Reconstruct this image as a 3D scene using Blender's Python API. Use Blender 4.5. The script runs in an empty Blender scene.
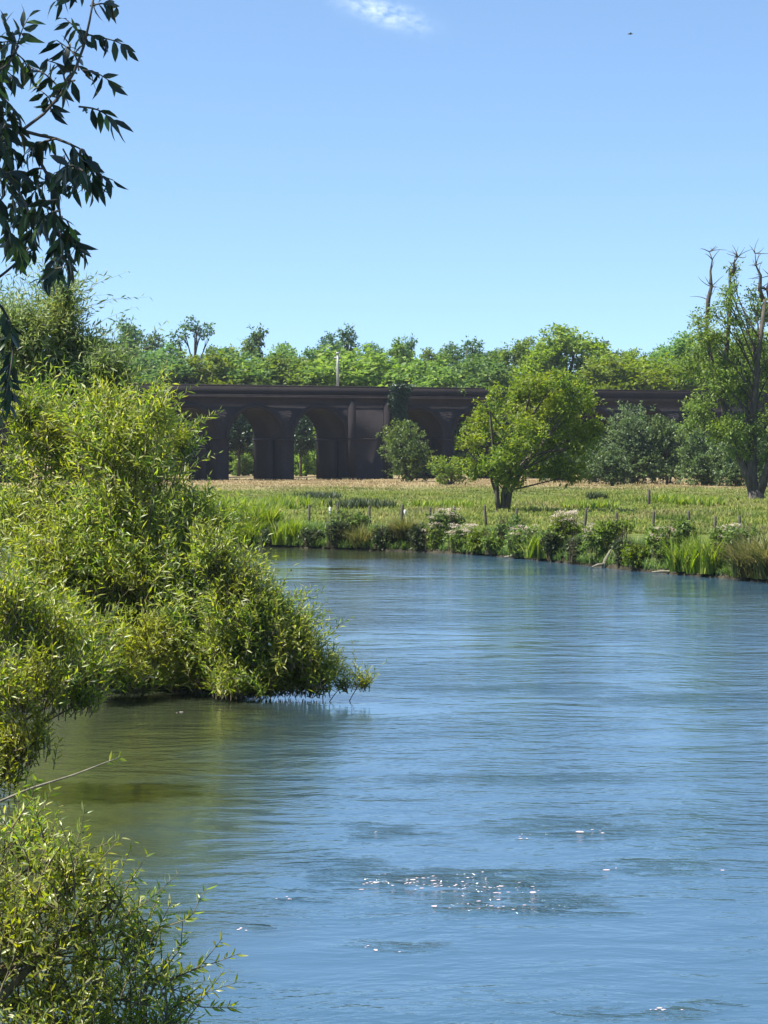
import bpy, math
import numpy as np
from mathutils import Vector
from mathutils.geometry import tessellate_polygon

# ------------------------------------------------------------------ basics
F, CX, HY, CH = 2600.0, 384.0, 445.0, 5.3       # focal length in pixels, horizon row, eye height above water
scn = bpy.context.scene
COL = scn.collection
rad = math.radians


def at(px, py, Y):
    """World point seen at photo pixel (px, py) at distance Y."""
    return np.array([(px - CX) / F * Y, Y, CH - (py - HY) / F * Y])


def nrm(v):
    return v / np.maximum(np.linalg.norm(v, axis=-1, keepdims=True), 1e-9)


def link(name, me, mat=None, parent=None, loc=None):
    o = bpy.data.objects.new(name, me)
    COL.objects.link(o)
    if mat is not None and me is not None and len(me.materials) == 0:
        for m in (mat if isinstance(mat, (list, tuple)) else [mat]):
            me.materials.append(m)
    if parent is not None:
        o.parent = parent
    if loc is not None:
        o.location = [float(q) for q in loc]
    return o


def mesh(name, V, T, smooth=False):
    """Mesh from vertex array and an array of equally sized faces (tris or quads), or a list of such arrays."""
    if not isinstance(T, list):
        T = [T]
    T = [np.asarray(t, dtype=np.int32) for t in T if len(t)]
    me = bpy.data.meshes.new(name)
    V = np.asarray(V, dtype=np.float32)
    me.vertices.add(len(V))
    me.vertices.foreach_set('co', V.ravel())
    loops = np.concatenate([t.ravel() for t in T])
    tot = np.concatenate([np.full(len(t), t.shape[1], dtype=np.int32) for t in T])
    start = np.concatenate([[0], np.cumsum(tot)[:-1]]).astype(np.int32)
    me.loops.add(len(loops))
    me.loops.foreach_set('vertex_index', loops)
    me.polygons.add(len(tot))
    me.polygons.foreach_set('loop_start', start)
    if smooth:
        me.polygons.foreach_set('use_smooth', np.ones(len(tot), dtype=bool))
    me.update(calc_edges=True)
    me.validate()
    return me


class MB:
    """Collects triangles/quads of several shapes into ONE mesh."""
    def __init__(s):
        s.V, s.T3, s.T4, s.n = [], [], [], 0

    def add(s, V, T):
        V = np.asarray(V, float); T = np.asarray(T, int)
        if len(T):
            (s.T3 if T.shape[1] == 3 else s.T4).append(T + s.n)
        s.V.append(V); s.n += len(V)
        return s

    def box(s, c, h, ax=None):
        """Box with centre c, half sizes h, axes ax (3x3 rows)."""
        ax = np.eye(3) if ax is None else np.asarray(ax, float)
        sg = np.array([[x, y, z] for z in (-1, 1) for y in (-1, 1) for x in (-1, 1)], float)
        V = np.asarray(c, float) + (sg * np.asarray(h, float)) @ ax
        return s.add(V, [[0, 2, 3, 1], [4, 5, 7, 6], [0, 1, 5, 4], [2, 6, 7, 3], [0, 4, 6, 2], [1, 3, 7, 5]])

    def tube(s, pts, rads, sides=7, rough=0.0, rng=None):
        P = np.asarray(pts, float); R = np.asarray(rads, float)
        d = np.gradient(P, axis=0); d = nrm(d)
        ref = np.array([0.31, 0.95, 0.05]) if abs(d[0][2]) > .5 else np.array([0, 0, 1.0])
        a = nrm(np.cross(d, ref)); b = np.cross(d, a)
        th = np.linspace(0, 2 * np.pi, sides, endpoint=False)
        rr = R[:, None] * np.ones(sides)
        if rough and rng is not None:
            rr = rr * (1 + rng.uniform(-rough, rough, rr.shape))
        V = P[:, None] + rr[..., None] * (np.cos(th)[None, :, None] * a[:, None] + np.sin(th)[None, :, None] * b[:, None])
        n = len(P)
        i = np.arange(n - 1)[:, None] * sides; k = np.arange(sides)[None]
        k2 = (k + 1) % sides
        q = np.stack([i + k, i + k2, i + sides + k2, i + sides + k], -1).reshape(-1, 4)
        s.add(V.reshape(-1, 3), q)
        t0 = s.n - n * sides
        m = s.n
        s.V.append(P[[0, -1]]); s.n += 2
        k = np.arange(sides); k2 = (k + 1) % sides
        s.T3.append(np.stack([t0 + k2, t0 + k, np.full(sides, m)], -1))
        e = t0 + (n - 1) * sides
        s.T3.append(np.stack([e + k, e + k2, np.full(sides, m + 1)], -1))
        return s

    def mesh(s, name, smooth=False):
        return mesh(name, np.concatenate(s.V), [np.concatenate(t) for t in (s.T3, s.T4) if t], smooth)


def tag(o, label=None, cat=None, group=None, kind=None):
    if label: o['label'] = label
    if cat: o['category'] = cat
    if group: o['group'] = group
    if kind: o['kind'] = kind
    return o


def thing(name, label, cat, loc=(0, 0, 0), group=None, rz=0.0):
    o = bpy.data.objects.new(name, None)
    COL.objects.link(o)
    o.empty_display_size = .3
    o.location = [float(q) for q in loc]
    o.rotation_euler = (0, 0, rz)
    return tag(o, label, cat, group)


def dup(src, label, loc, rz=0.0, scale=(1, 1, 1)):
    r = src.copy(); COL.objects.link(r)
    r.location = [float(q) for q in loc]; r.rotation_euler = (0, 0, rz); r.scale = scale
    r['label'] = label
    for ch in src.children:
        c = ch.copy(); COL.objects.link(c); c.parent = r
    return r


# ------------------------------------------------------------------ node helpers
def new_mat(name):
    m = bpy.data.materials.new(name); m.use_nodes = True
    nt = m.node_tree; nt.nodes.clear()
    return m, nt


class NT:
    def __init__(s, nt): s.nt = nt

    def n(s, typ, props=None, **ins):
        nd = s.nt.nodes.new(typ)
        for k, v in (props or {}).items():
            setattr(nd, k, v)
        for k, v in ins.items():
            key = int(k[1:]) if k[0] == 'i' and k[1:].isdigit() else k.replace('_', ' ')
            sock = nd.inputs[key]
            if isinstance(v, bpy.types.NodeSocket):
                s.nt.links.new(v, sock)
            else:
                sock.default_value = v
        return nd

    def math(s, op, a, b=0.0, c=0.0, clamp=False):
        return s.n('ShaderNodeMath', {'operation': op, 'use_clamp': clamp}, i0=a, i1=b, i2=c).outputs[0]

    def vmath(s, op, a, b=(0, 0, 0)):
        nd = s.n('ShaderNodeVectorMath', {'operation': op}, i0=a, i1=b)
        return nd.outputs['Value'] if op in ('LENGTH', 'DOT_PRODUCT', 'DISTANCE') else nd.outputs['Vector']

    def mix(s, f, a, b, blend='MIX'):
        nd = s.n('ShaderNodeMix', {'data_type': 'RGBA', 'blend_type': blend})
        for k, v in ((0, f), (6, a), (7, b)):
            if isinstance(v, bpy.types.NodeSocket): s.nt.links.new(v, nd.inputs[k])
            else: nd.inputs[k].default_value = v if k == 0 else (*v[:3], 1)
        return nd.outputs[2]

    def noise(s, vec, scale, detail=3, rough=.55, dist=0.0):
        return s.n('ShaderNodeTexNoise', {}, Vector=vec, Scale=scale, Detail=detail, Roughness=rough, Distortion=dist).outputs[0]

    def ramp(s, f, stops):
        nd = s.n('ShaderNodeValToRGB', {}, Fac=f)
        e = nd.color_ramp.elements
        while len(e) > 1: e.remove(e[-1])
        e[0].position = stops[0][0]; e[0].color = (*stops[0][1], 1)
        for p, c in stops[1:]:
            x = e.new(p); x.color = (*c, 1)
        return nd.outputs[0]

    def maprange(s, v, a, b, c=0.0, d=1.0):
        return s.n('ShaderNodeMapRange', {'clamp': True}, i0=v, i1=a, i2=b, i3=c, i4=d).outputs[0]

    def out(s, shader, volume=None):
        o = s.n('ShaderNodeOutputMaterial')
        if shader is not None: s.nt.links.new(shader, o.inputs['Surface'])
        if volume is not None: s.nt.links.new(volume, o.inputs['Volume'])


def leaf_mat(name, stops, transl=.4, rough=.5, spec=.3, patch=None, patch_scale=.6, objvar=0.0):
    """Leaf material: each leaf its own tint, clump-wise hue drift, light shining through."""
    m, nt = new_mat(name); N = NT(nt)
    g = N.n('ShaderNodeNewGeometry')
    tc = N.n('ShaderNodeTexCoord')
    c = N.ramp(g.outputs['Random Per Island'], stops)
    if patch is not None:
        f = N.maprange(N.noise(tc.outputs['Object'], patch_scale, 2), .42, .66)
        c = N.mix(N.math('MULTIPLY', f, .65), c, patch)
    if objvar:
        oi = N.n('ShaderNodeObjectInfo').outputs['Random']
        hs = N.n('ShaderNodeHueSaturation', {}, Hue=N.maprange(oi, 0, 1, .5 - .035 * objvar, .5 + .03 * objvar),
                 Saturation=N.maprange(oi, 0, 1, 1.1, .85), Value=N.maprange(N.math('FRACT', N.math('MULTIPLY', oi, 7.31)), 0, 1, 1 - .3 * objvar, 1 + .3 * objvar), Color=c)
        c = hs.outputs[0]
    p = N.n('ShaderNodeBsdfPrincipled', {}, Base_Color=c, Roughness=rough)
    p.inputs['Specular IOR Level'].default_value = spec
    tcol = N.n('ShaderNodeHueSaturation', {}, Hue=.497, Saturation=1.15, Value=2.0, Color=c).outputs[0]
    t = N.n('ShaderNodeBsdfTranslucent', {}, Color=tcol)
    N.out(N.n('ShaderNodeMixShader', {}, i0=transl, i1=p.outputs[0], i2=t.outputs[0]).outputs[0])
    return m


def bark_mat(name, a, b, scale=6.0):
    m, nt = new_mat(name); N = NT(nt)
    tc = N.n('ShaderNodeTexCoord').outputs['Object']
    v = N.vmath('MULTIPLY', tc, (1, 1, .25))
    f = N.noise(v, scale, 5, .65)
    p = N.n('ShaderNodeBsdfPrincipled', {}, Base_Color=N.mix(N.maprange(f, .35, .68), a, b), Roughness=.9)
    bm = N.n('ShaderNodeBump', {}, Strength=.7, Distance=.03, Height=f)
    nt.links.new(bm.outputs[0], p.inputs['Normal'])
    N.out(p.outputs[0])
    return m


# ------------------------------------------------------------------ foliage generators
def leaves_simple(P, D, U, L, W, fold=.18):
    """Kite leaves folded along the midrib: 4 verts, 2 tris each."""
    S = nrm(np.cross(D, U)); Nn = np.cross(S, D)
    L = L[:, None]; W = W[:, None]
    mid = P + D * L * .42
    a = mid + S * W * .5 + Nn * W * fold
    b = mid - S * W * .5 + Nn * W * fold
    tip = P + D * L - Nn * L * .06
    V = np.stack([P, a, tip, b], 1).reshape(-1, 3)
    i = np.arange(len(P))[:, None] * 4
    T = np.concatenate([i + np.array([[0, 1, 2]]), i + np.array([[0, 2, 3]])], 0)
    return V, T


def leaves_fine(P, D, U, L, W, curl=.22):
    """Lance-shaped leaves with a curved midrib: 11 verts, 12 tris each."""
    S = nrm(np.cross(D, U)); Nn = np.cross(S, D)
    L = L[:, None]; W = W[:, None]
    ts = np.array([0, .18, .45, .76, 1.0]); ws = np.array([0, .62, 1.0, .58, 0])
    mids = [P + D * L * t - Nn * L * curl * t * t for t in ts]
    vs = list(mids)
    for sg in (1, -1):
        for k in (1, 2, 3):
            vs.append(mids[k] + sg * S * W * .5 * ws[k] + Nn * W * .13 * ws[k])
    V = np.stack(vs, 1).reshape(-1, 3)
    base = []
    for o, fl in ((5, False), (8, True)):
        t = [[0, o, 1], [1, o, o + 1], [1, o + 1, 2], [2, o + 1, o + 2], [2, o + 2, 3], [3, o + 2, 4]]
        base += [x[::-1] for x in t] if fl else t
    base = np.array(base)
    i = np.arange(len(P))[:, None, None] * 11
    return V, (i + base[None]).reshape(-1, 3)


def twig_prisms(P0, P1, r0, r1):
    d = nrm(P1 - P0)
    ref = np.tile([0.3, 0.2, 0.93], (len(P0), 1))
    a = nrm(np.cross(d, ref)); b = np.cross(d, a)
    vs = []
    for P, r in ((P0, r0), (P1, r1)):
        for k in range(3):
            th = 2 * np.pi * k / 3
            vs.append(P + (a * math.cos(th) + b * math.sin(th)) * np.asarray(r).reshape(-1, 1))
    V = np.stack(vs, 1).reshape(-1, 3)
    i = np.arange(len(P0))[:, None, None] * 6
    f = np.array([[0, 1, 4, 3], [1, 2, 5, 4], [2, 0, 3, 5]])
    return V, (i + f[None]).reshape(-1, 4)


def rvec(rng, n):
    return nrm(rng.normal(size=(n, 3)))


def crown(rng, clumps, n, L, W, per=11, up=.35, spread=.55, shell=.22, droop=0.0):
    """Leaves on short sprays spread over the clumps (cx,cy,cz,rx,ry,rz)."""
    C = np.array([c[:3] for c in clumps], float); R = np.array([c[3:6] for c in clumps], float)
    w = (R[:, 0] * R[:, 2] + R[:, 0] * R[:, 1]); w = w / w.sum()
    nt = max(1, n // per)
    k = rng.choice(len(C), nt, p=w)
    v = rvec(rng, nt)
    f = 1 - np.abs(rng.normal(0, shell, nt)); f = np.clip(f, .1, 1.0) * rng.uniform(.86, 1.12, nt)
    pos = C[k] + R[k] * v * f[:, None]
    q = 2.6 / max(.5, spread * 2.2)
    lump = np.sin(pos[:, 0] * q + 1.7 * np.sin(pos[:, 2] * q * .7)) * np.sin(pos[:, 2] * q * 1.1 + pos[:, 1] * q * .7 + 1) + .5 * np.sin(pos[:, 0] * q * 2.1 - pos[:, 2] * q * 1.7 + pos[:, 1])
    ok = rng.uniform(-1.6, .35, nt) < lump
    k, v, pos = k[ok], v[ok], pos[ok]; nt = len(pos)
    ax = nrm(nrm(v / R[k]) * .8 + rvec(rng, nt) * .5 + np.array([0, 0, up - droop]))
    idx = np.repeat(np.arange(nt), per)
    m = len(idx)
    t = rng.uniform(-.5, .6, m)
    P = pos[idx] + ax[idx] * (t * spread)[:, None] + rng.normal(0, spread * .23, (m, 3)) * np.array([1, 1, .7])
    D = nrm(ax[idx] * .6 + rvec(rng, m) * .9 + np.array([0, 0, -.15 - droop]))
    U = nrm(rvec(rng, m) * .8 + np.array([0, 0, .9]))
    return leaves_simple(P, D, U, L * rng.uniform(.65, 1.25, m), W * rng.uniform(.7, 1.25, m))


def curve3(a, b, c, n=7):
    t = np.linspace(0, 1, n)[:, None]
    return (1 - t) ** 2 * a + 2 * t * (1 - t) * b + t * t * c


def limbs(mb, rng, trunk, trad, clumps, r0=.12, sides=5):
    """A limb from the trunk polyline to each clump."""
    T = np.asarray(trunk, float)
    for c in clumps:
        c3 = np.array(c[:3], float)
        dz = c3[2] - .45 * np.linalg.norm((c3 - T[0])[:2]) - .25 * c3[2]
        zz = np.clip(dz, T[0][2] + .35 * (T[:, 2].max() - T[0][2]) * rng.uniform(.5, 1), T[:, 2].max() * .98)
        s = np.array([np.interp(zz, T[:, 2], T[:, i]) for i in range(3)])
        mid = s * .5 + c3 * .5 + np.array([0, 0, .04 * np.linalg.norm(c3 - s)]) + rng.normal(0, .12, 3) * np.linalg.norm(c3 - s) * .6
        pts = curve3(s, mid, c3, 6)
        rr = r0 * np.clip(np.linalg.norm(c3 - s) / 4, .35, 1.1)
        mb.tube(pts, np.linspace(rr, rr * .22, 6), sides)
        for _ in range(3):
            e = c3 + np.array(c[3:6]) * rvec(rng, 1)[0] * .85
            mb.tube(curve3(pts[3], (pts[4] + e) / 2 + rng.normal(0, .1, 3), e, 4), np.linspace(rr * .4, rr * .1, 4), 3)


def willow(rng, blobs, n, slen, L, W, per=16, up=1.05, out=.55, jit=.4, droop=.25, shell=.3, ymax=None):
    """Wand-like shoots with narrow leaves all along them. Returns leaf arrays and twig arrays."""
    C = np.array([c[:3] for c in blobs], float); R = np.array([c[3:6] for c in blobs], float)
    w = R[:, 0] * R[:, 2] + R[:, 0] * R[:, 1] + R[:, 1] * R[:, 2]; w /= w.sum()
    k = rng.choice(len(C), n, p=w)
    v = rvec(rng, n); v[:, 2] = np.where(v[:, 2] < -.45, -v[:, 2], v[:, 2])
    f = np.clip(1 - np.abs(rng.normal(0, shell, n)), .05, 1) * rng.uniform(.85, 1.05, n)
    O = C[k] + R[k] * v * f[:, None]
    q = 3.2 / slen
    lump = np.sin(O[:, 0] * q + 1.3 * np.sin(O[:, 2] * q * .8)) * np.sin(O[:, 2] * q * .9 + O[:, 1] * q * .6 + 2) + .5 * np.sin(O[:, 0] * q * 2.3 + O[:, 2] * q * 1.9)
    O = C[k] + (O - C[k]) * (1 + .13 * lump)[:, None]
    ok = rng.uniform(-1.5, .3, n) < lump
    k, v, O = k[ok], v[ok], O[ok]; n = len(O)
    d = nrm(nrm(v / R[k]) * out + np.array([0, 0, up]) + rvec(rng, n) * jit)
    O = O - d * (slen * .45)
    O[:, 2] = np.maximum(O[:, 2], .05)
    ln = slen * rng.uniform(.5, 1.2, n) * np.where(rng.uniform(0, 1, n) < .1, 1.6, 1)
    bend = nrm(rvec(rng, n) * np.array([1, 1, .3]) + np.array([0, 0, -.6])) * droop

    def along(i, t):
        return O[i] + d[i] * (ln[i] * t)[:, None] + bend[i] * (ln[i] * t * t)[:, None]
    a = np.arange(n)
    seg = np.linspace(0, 1, 4)
    V, T = MBjoin([twig_prisms(along(a, np.full(n, s0)), along(a, np.full(n, s1)), .009 * (1.15 - s0) * np.ones(n), .009 * (1.15 - s1) * np.ones(n)) for s0, s1 in zip(seg[:-1], seg[1:])])
    idx = np.repeat(a, per); m = len(idx)
    t = np.tile(np.linspace(.12, 1.0, per), n) + rng.uniform(-.03, .03, m)
    P = along(idx, t)
    td = nrm(d[idx] + 2 * bend[idx] * t[:, None])
    az = np.tile(np.arange(per) * 2.4, n) + np.repeat(rng.uniform(0, 6.28, n), per)
    e1 = nrm(np.cross(td, np.array([.21, .37, .9]))); e2 = np.cross(td, e1)
    rd = e1 * np.cos(az)[:, None] + e2 * np.sin(az)[:, None]
    D = nrm(td * .8 + rd * .72 + np.array([0, 0, -.08]) + rvec(rng, m) * .2)
    U = nrm(td * .7 - rd * .3 + rvec(rng, m) * .4)
    s = np.clip(1.15 - t * .45, .5, 1.1)
    return (P, D, U, L * s * rng.uniform(.7, 1.2, m), W * s * rng.uniform(.75, 1.2, m)), (V, T)


def MBjoin(parts):
    V, T, n = [], [], 0
    for v, t in parts:
        V.append(v); T.append(t + n); n += len(v)
    return np.concatenate(V), np.concatenate(T)


def blades(rng, P, h, w, lean=.45, nb=6, seg=3):
    """Arching grass or reed blades, nb at every root point P."""
    n = len(P); idx = np.repeat(np.arange(n), nb); m = len(idx)
    az = rng.uniform(0, 6.28, m); out = np.stack([np.cos(az), np.sin(az), np.zeros(m)], 1)
    hh = (h[idx] if isinstance(h, np.ndarray) else np.full(m, h)) * rng.uniform(.55, 1.15, m)
    ww = w * rng.uniform(.6, 1.3, m)
    ln = lean * rng.uniform(.2, 1.5, m)
    root = P[idx] + out * (hh * .06)[:, None]
    side = np.stack([-np.sin(az), np.cos(az), np.zeros(m)], 1)
    rows = []
    for s in range(seg + 1):
        t = s / seg
        c = root + out * (hh * ln * t * t)[:, None] + np.array([0, 0, 1.0]) * (hh * (t - .25 * ln * t * t))[:, None]
        q = (1 - t ** 1.6)
        if s < seg:
            rows += [c + side * (ww * q * .5)[:, None], c - side * (ww * q * .5)[:, None]]
        else:
            rows += [c]
    V = np.stack(rows, 1).reshape(-1, 3); nv = len(rows)
    tri = []
    for s in range(seg - 1):
        tri += [[2 * s, 2 * s + 1, 2 * s + 3], [2 * s, 2 * s + 3, 2 * s + 2]]
    tri += [[2 * seg - 2, 2 * seg - 1, 2 * seg]]
    i = np.arange(m)[:, None, None] * nv
    return V, (i + np.array(tri)[None]).reshape(-1, 3)


# ------------------------------------------------------------------ materials
M = {}
M['willow'] = leaf_mat('willow_leaf', [(0, (.07, .12, .03)), (.3, (.13, .2, .034)), (.6, (.21, .275, .045)), (.86, (.29, .31, .055)), (.95, (.3, .3, .14)), (1, (.4, .4, .3))], .5, .38, .5, (.22, .22, .035), .8)
M['willow_grey'] = leaf_mat('willow_grey_leaf', [(0, (.06, .105, .04)), (.4, (.11, .18, .055)), (.8, (.19, .25, .09)), (1, (.3, .32, .2))], .48, .45, .4, (.2, .22, .05), .7)
M['willow_bright'] = leaf_mat('willow_bright_leaf', [(0, (.07, .12, .025)), (.3, (.14, .21, .03)), (.6, (.23, .285, .04)), (.86, (.32, .32, .05)), (.95, (.33, .32, .15)), (1, (.42, .41, .3))], .5, .36, .55, (.25, .25, .03), .9)
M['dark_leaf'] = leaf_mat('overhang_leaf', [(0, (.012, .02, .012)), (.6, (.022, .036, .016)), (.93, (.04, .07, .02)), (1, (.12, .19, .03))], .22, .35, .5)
M['field'] = leaf_mat('field_tree_leaf', [(0, (.05, .095, .016)), (.4, (.095, .155, .025)), (.75, (.15, .2, .03)), (1, (.21, .23, .05))], .46, .5, .3, (.17, .19, .025), .35)
M['tall'] = leaf_mat('tall_tree_leaf', [(0, (0.052, 0.091, 0.023)), (.45, (0.098, 0.156, 0.034)), (.8, (0.150, 0.215, 0.046)), (1, (0.208, 0.247, 0.078))], .42, .5, .3, (0.130, 0.182, 0.026), .25)
M['bush'] = leaf_mat('bush_leaf', [(0, (.03, .055, .018)), (.5, (.055, .095, .028)), (.85, (.09, .14, .04)), (1, (.15, .18, .08))], .34, .5, .3, (.1, .14, .028), .3, .4)
M['wood'] = leaf_mat('wood_leaf', [(0, (0.056, 0.106, 0.025)), (.4, (0.094, 0.163, 0.033)), (.75, (0.138, 0.213, 0.043)), (1, (0.188, 0.250, 0.056))], .42, .5, .25, (0.12, 0.19, 0.03), .14, .9)
M['wood_dark'] = leaf_mat('wood_dark_leaf', [(0, (0.033, 0.078, 0.036)), (.5, (0.058, 0.117, 0.047)), (1, (0.104, 0.169, 0.058))], .32, .5, .25, (0.078, 0.143, 0.039), .2, .8)
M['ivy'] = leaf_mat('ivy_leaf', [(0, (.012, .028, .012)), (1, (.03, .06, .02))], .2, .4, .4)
M['reed'] = leaf_mat('reed_blade', [(0, (0.060, 0.108, 0.018)), (.4, (0.120, 0.180, 0.024)), (.8, (0.192, 0.240, 0.036)), (1, (0.264, 0.252, 0.084))], .45, .5, .3)
M['herb'] = leaf_mat('herb_leaf', [(0, (0.046, 0.085, 0.019)), (.5, (0.085, 0.143, 0.029)), (1, (0.156, 0.208, 0.046))], .38, .5, .3, (0.117, 0.169, 0.026), .9, .6)
M['dark_herb'] = leaf_mat('dark_herb_leaf', [(0, (.018, .03, .012)), (.6, (.035, .055, .02)), (1, (.07, .085, .03))], .28, .5, .3)
M['flower'] = leaf_mat('flower_head', [(0, (.3, .25, .2)), (.5, (.42, .37, .31)), (1, (.55, .48, .4))], .3, .7, .1)
M['sedge'] = leaf_mat('sedge_blade', [(0, (.05, .065, .02)), (.5, (.1, .11, .03)), (1, (.2, .17, .07))], .35, .5, .3)
M['bark'] = bark_mat('bark', (.035, .028, .022), (.1, .085, .065))
M['bark_pale'] = bark_mat('bark_pale', (.09, .08, .065), (.24, .21, .17))
M['stem'] = bark_mat('stem', (.06, .05, .025), (.16, .13, .07), 12)
M['stem_pale'] = bark_mat('stem_pale', (.11, .098, .07), (.21, .19, .14), 12)
M['post'] = bark_mat('post_wood', (.03, .026, .022), (.085, .075, .06), 9)
M['post_white'] = bark_mat('post_white', (.4, .39, .35), (.55, .53, .5), 9)
M['steel'] = bark_mat('galvanised_steel', (.25, .26, .26), (.4, .4, .39), 3)


def grass_mat():
    """Grass blades: green, yellow-green and dry stands as drifts over the meadow."""
    m, nt = new_mat('meadow_blade'); N = NT(nt)
    g = N.n('ShaderNodeNewGeometry')
    pos = g.outputs['Position']
    c = N.ramp(g.outputs['Random Per Island'], [(0, (0.095, 0.142, 0.027)), (.4, (0.155, 0.209, 0.035)), (.75, (0.230, 0.257, 0.047)), (1, (0.338, 0.297, 0.108))])
    dk = N.maprange(N.noise(N.vmath('MULTIPLY', pos, (1, .3, 1)), .16, 4, .6), .52, .62)
    c = N.mix(N.math('MULTIPLY', dk, .7), c, (.06, .105, .02))
    sx = N.n('ShaderNodeSeparateXYZ', {}, Vector=pos)
    dry = N.ramp(g.outputs['Random Per Island'], [(0, (0.216, 0.182, 0.081)), (.5, (0.338, 0.263, 0.142)), (1, (0.446, 0.338, 0.203))])
    nz = N.noise(N.vmath('MULTIPLY', pos, (1, .35, 1)), .11, 3)
    yy = N.math('ADD', sx.outputs[1], N.math('MULTIPLY', N.math('SUBTRACT', nz, .5), 60.0))
    f = N.maprange(yy, 244, 284)
    near = N.math('MULTIPLY', N.maprange(N.noise(N.vmath('MULTIPLY', pos, (1, .4, 1)), .2, 3), .5, .68), .5)
    c = N.mix(N.math('MAXIMUM', f, near), c, dry)
    p = N.n('ShaderNodeBsdfPrincipled', {}, Base_Color=c, Roughness=.6)
    p.inputs['Specular IOR Level'].default_value = .2
    t = N.n('ShaderNodeBsdfTranslucent', {}, Color=N.n('ShaderNodeHueSaturation', {}, Hue=.5, Saturation=1.05, Value=1.35, Color=c).outputs[0])
    N.out(N.n('ShaderNodeMixShader', {}, i0=.4, i1=p.outputs[0], i2=t.outputs[0]).outputs[0])
    return m


M['grass'] = grass_mat()


def ground_mat():
    m, nt = new_mat('meadow_ground'); N = NT(nt)
    pos = N.n('ShaderNodeNewGeometry').outputs['Position']
    sx = N.n('ShaderNodeSeparateXYZ', {}, Vector=pos)
    nz = N.noise(N.vmath('MULTIPLY', pos, (1, .35, 1)), .11, 3)
    yy = N.math('ADD', sx.outputs[1], N.math('MULTIPLY', N.math('SUBTRACT', nz, .5), 60.0))
    g = N.mix(N.maprange(N.noise(pos, .7, 5, .65), .35, .65), (.05, .075, .018), (.12, .14, .03))
    d = N.mix(N.maprange(N.noise(pos, .5, 5, .65), .35, .65), (.17, .14, .065), (.27, .21, .12))
    c = N.mix(N.maprange(yy, 244, 284), g, d)
    mud = N.mix(N.maprange(N.noise(pos, 1.6, 4), .35, .65), (.016, .015, .01), (.05, .045, .03))
    c = N.mix(N.maprange(sx.outputs[2], .3, .6), mud, c)
    p = N.n('ShaderNodeBsdfPrincipled', {}, Base_Color=c, Roughness=.95)
    p.inputs['Specular IOR Level'].default_value = .1
    b = N.n('ShaderNodeBump', {}, Strength=.8, Distance=.12, Height=N.noise(pos, 2.5, 5, .7))
    nt.links.new(b.outputs[0], p.inputs['Normal'])
    N.out(p.outputs[0])
    return m


def bank_mat():
    m, nt = new_mat('bank_soil'); N = NT(nt)
    pos = N.n('ShaderNodeNewGeometry').outputs['Position']
    c = N.mix(N.maprange(N.noise(pos, 1.3, 5, .65), .35, .65), (.03, .035, .015), (.08, .085, .03))
    p = N.n('ShaderNodeBsdfPrincipled', {}, Base_Color=c, Roughness=.95)
    b = N.n('ShaderNodeBump', {}, Strength=.8, Distance=.1, Height=N.noise(pos, 3, 5, .7))
    nt.links.new(b.outputs[0], p.inputs['Normal'])
    N.out(p.outputs[0])
    return m


def brick_mat(name, tone=1.0, rotz=rad(30)):
    """Weathered dark engineering brick: courses, soot, pale lime bloom and damp streaks with shapes of their own."""
    m, nt = new_mat(name); N = NT(nt)
    tc = N.n('ShaderNodeTexCoord').outputs['Object']
    sx = N.n('ShaderNodeSeparateXYZ', {}, Vector=tc)
    uv = N.n('ShaderNodeCombineXYZ', {}, X=N.math('ADD', sx.outputs[0], sx.outputs[1]), Y=sx.outputs[2]).outputs[0]
    br = N.n('ShaderNodeTexBrick', {'offset': .5}, Vector=uv, Scale=1.0)
    br.inputs['Brick Width'].default_value = .23; br.inputs['Row Height'].default_value = .078
    br.inputs['Mortar Size'].default_value = .008
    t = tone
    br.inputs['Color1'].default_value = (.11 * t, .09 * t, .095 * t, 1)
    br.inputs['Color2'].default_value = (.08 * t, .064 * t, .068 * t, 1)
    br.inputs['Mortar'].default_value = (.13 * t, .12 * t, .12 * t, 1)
    c = br.outputs['Color']
    soot = N.maprange(N.noise(tc, .22, 5, .6), .42, .62)
    c = N.mix(N.math('MULTIPLY', soot, .6), c, (.014, .013, .017))
    st = N.maprange(N.noise(N.vmath('MULTIPLY', tc, (1.1, 1.1, .12)), .9, 4, .6), .58, .72)
    c = N.mix(N.math('MULTIPLY', st, .55), c, (.009, .009, .011))
    lime = N.maprange(N.noise(N.vmath('MULTIPLY', tc, (1, 1, .6)), .55, 5, .7), .66, .74)
    c = N.mix(N.math('MULTIPLY', lime, .5), c, (.11, .105, .115))
    p = N.n('ShaderNodeBsdfPrincipled', {}, Base_Color=c, Roughness=.92)
    p.inputs['Specular IOR Level'].default_value = .2
    b = N.n('ShaderNodeBump', {}, Strength=.6, Distance=.02, Height=N.math('ADD', br.outputs['Fac'], N.noise(tc, 6, 4)))
    nt.links.new(b.outputs[0], p.inputs['Normal'])
    N.out(p.outputs[0])
    return m


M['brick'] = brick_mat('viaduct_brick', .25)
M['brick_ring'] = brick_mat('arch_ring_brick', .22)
M['stone'] = brick_mat('coping_brick', .34)


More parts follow.
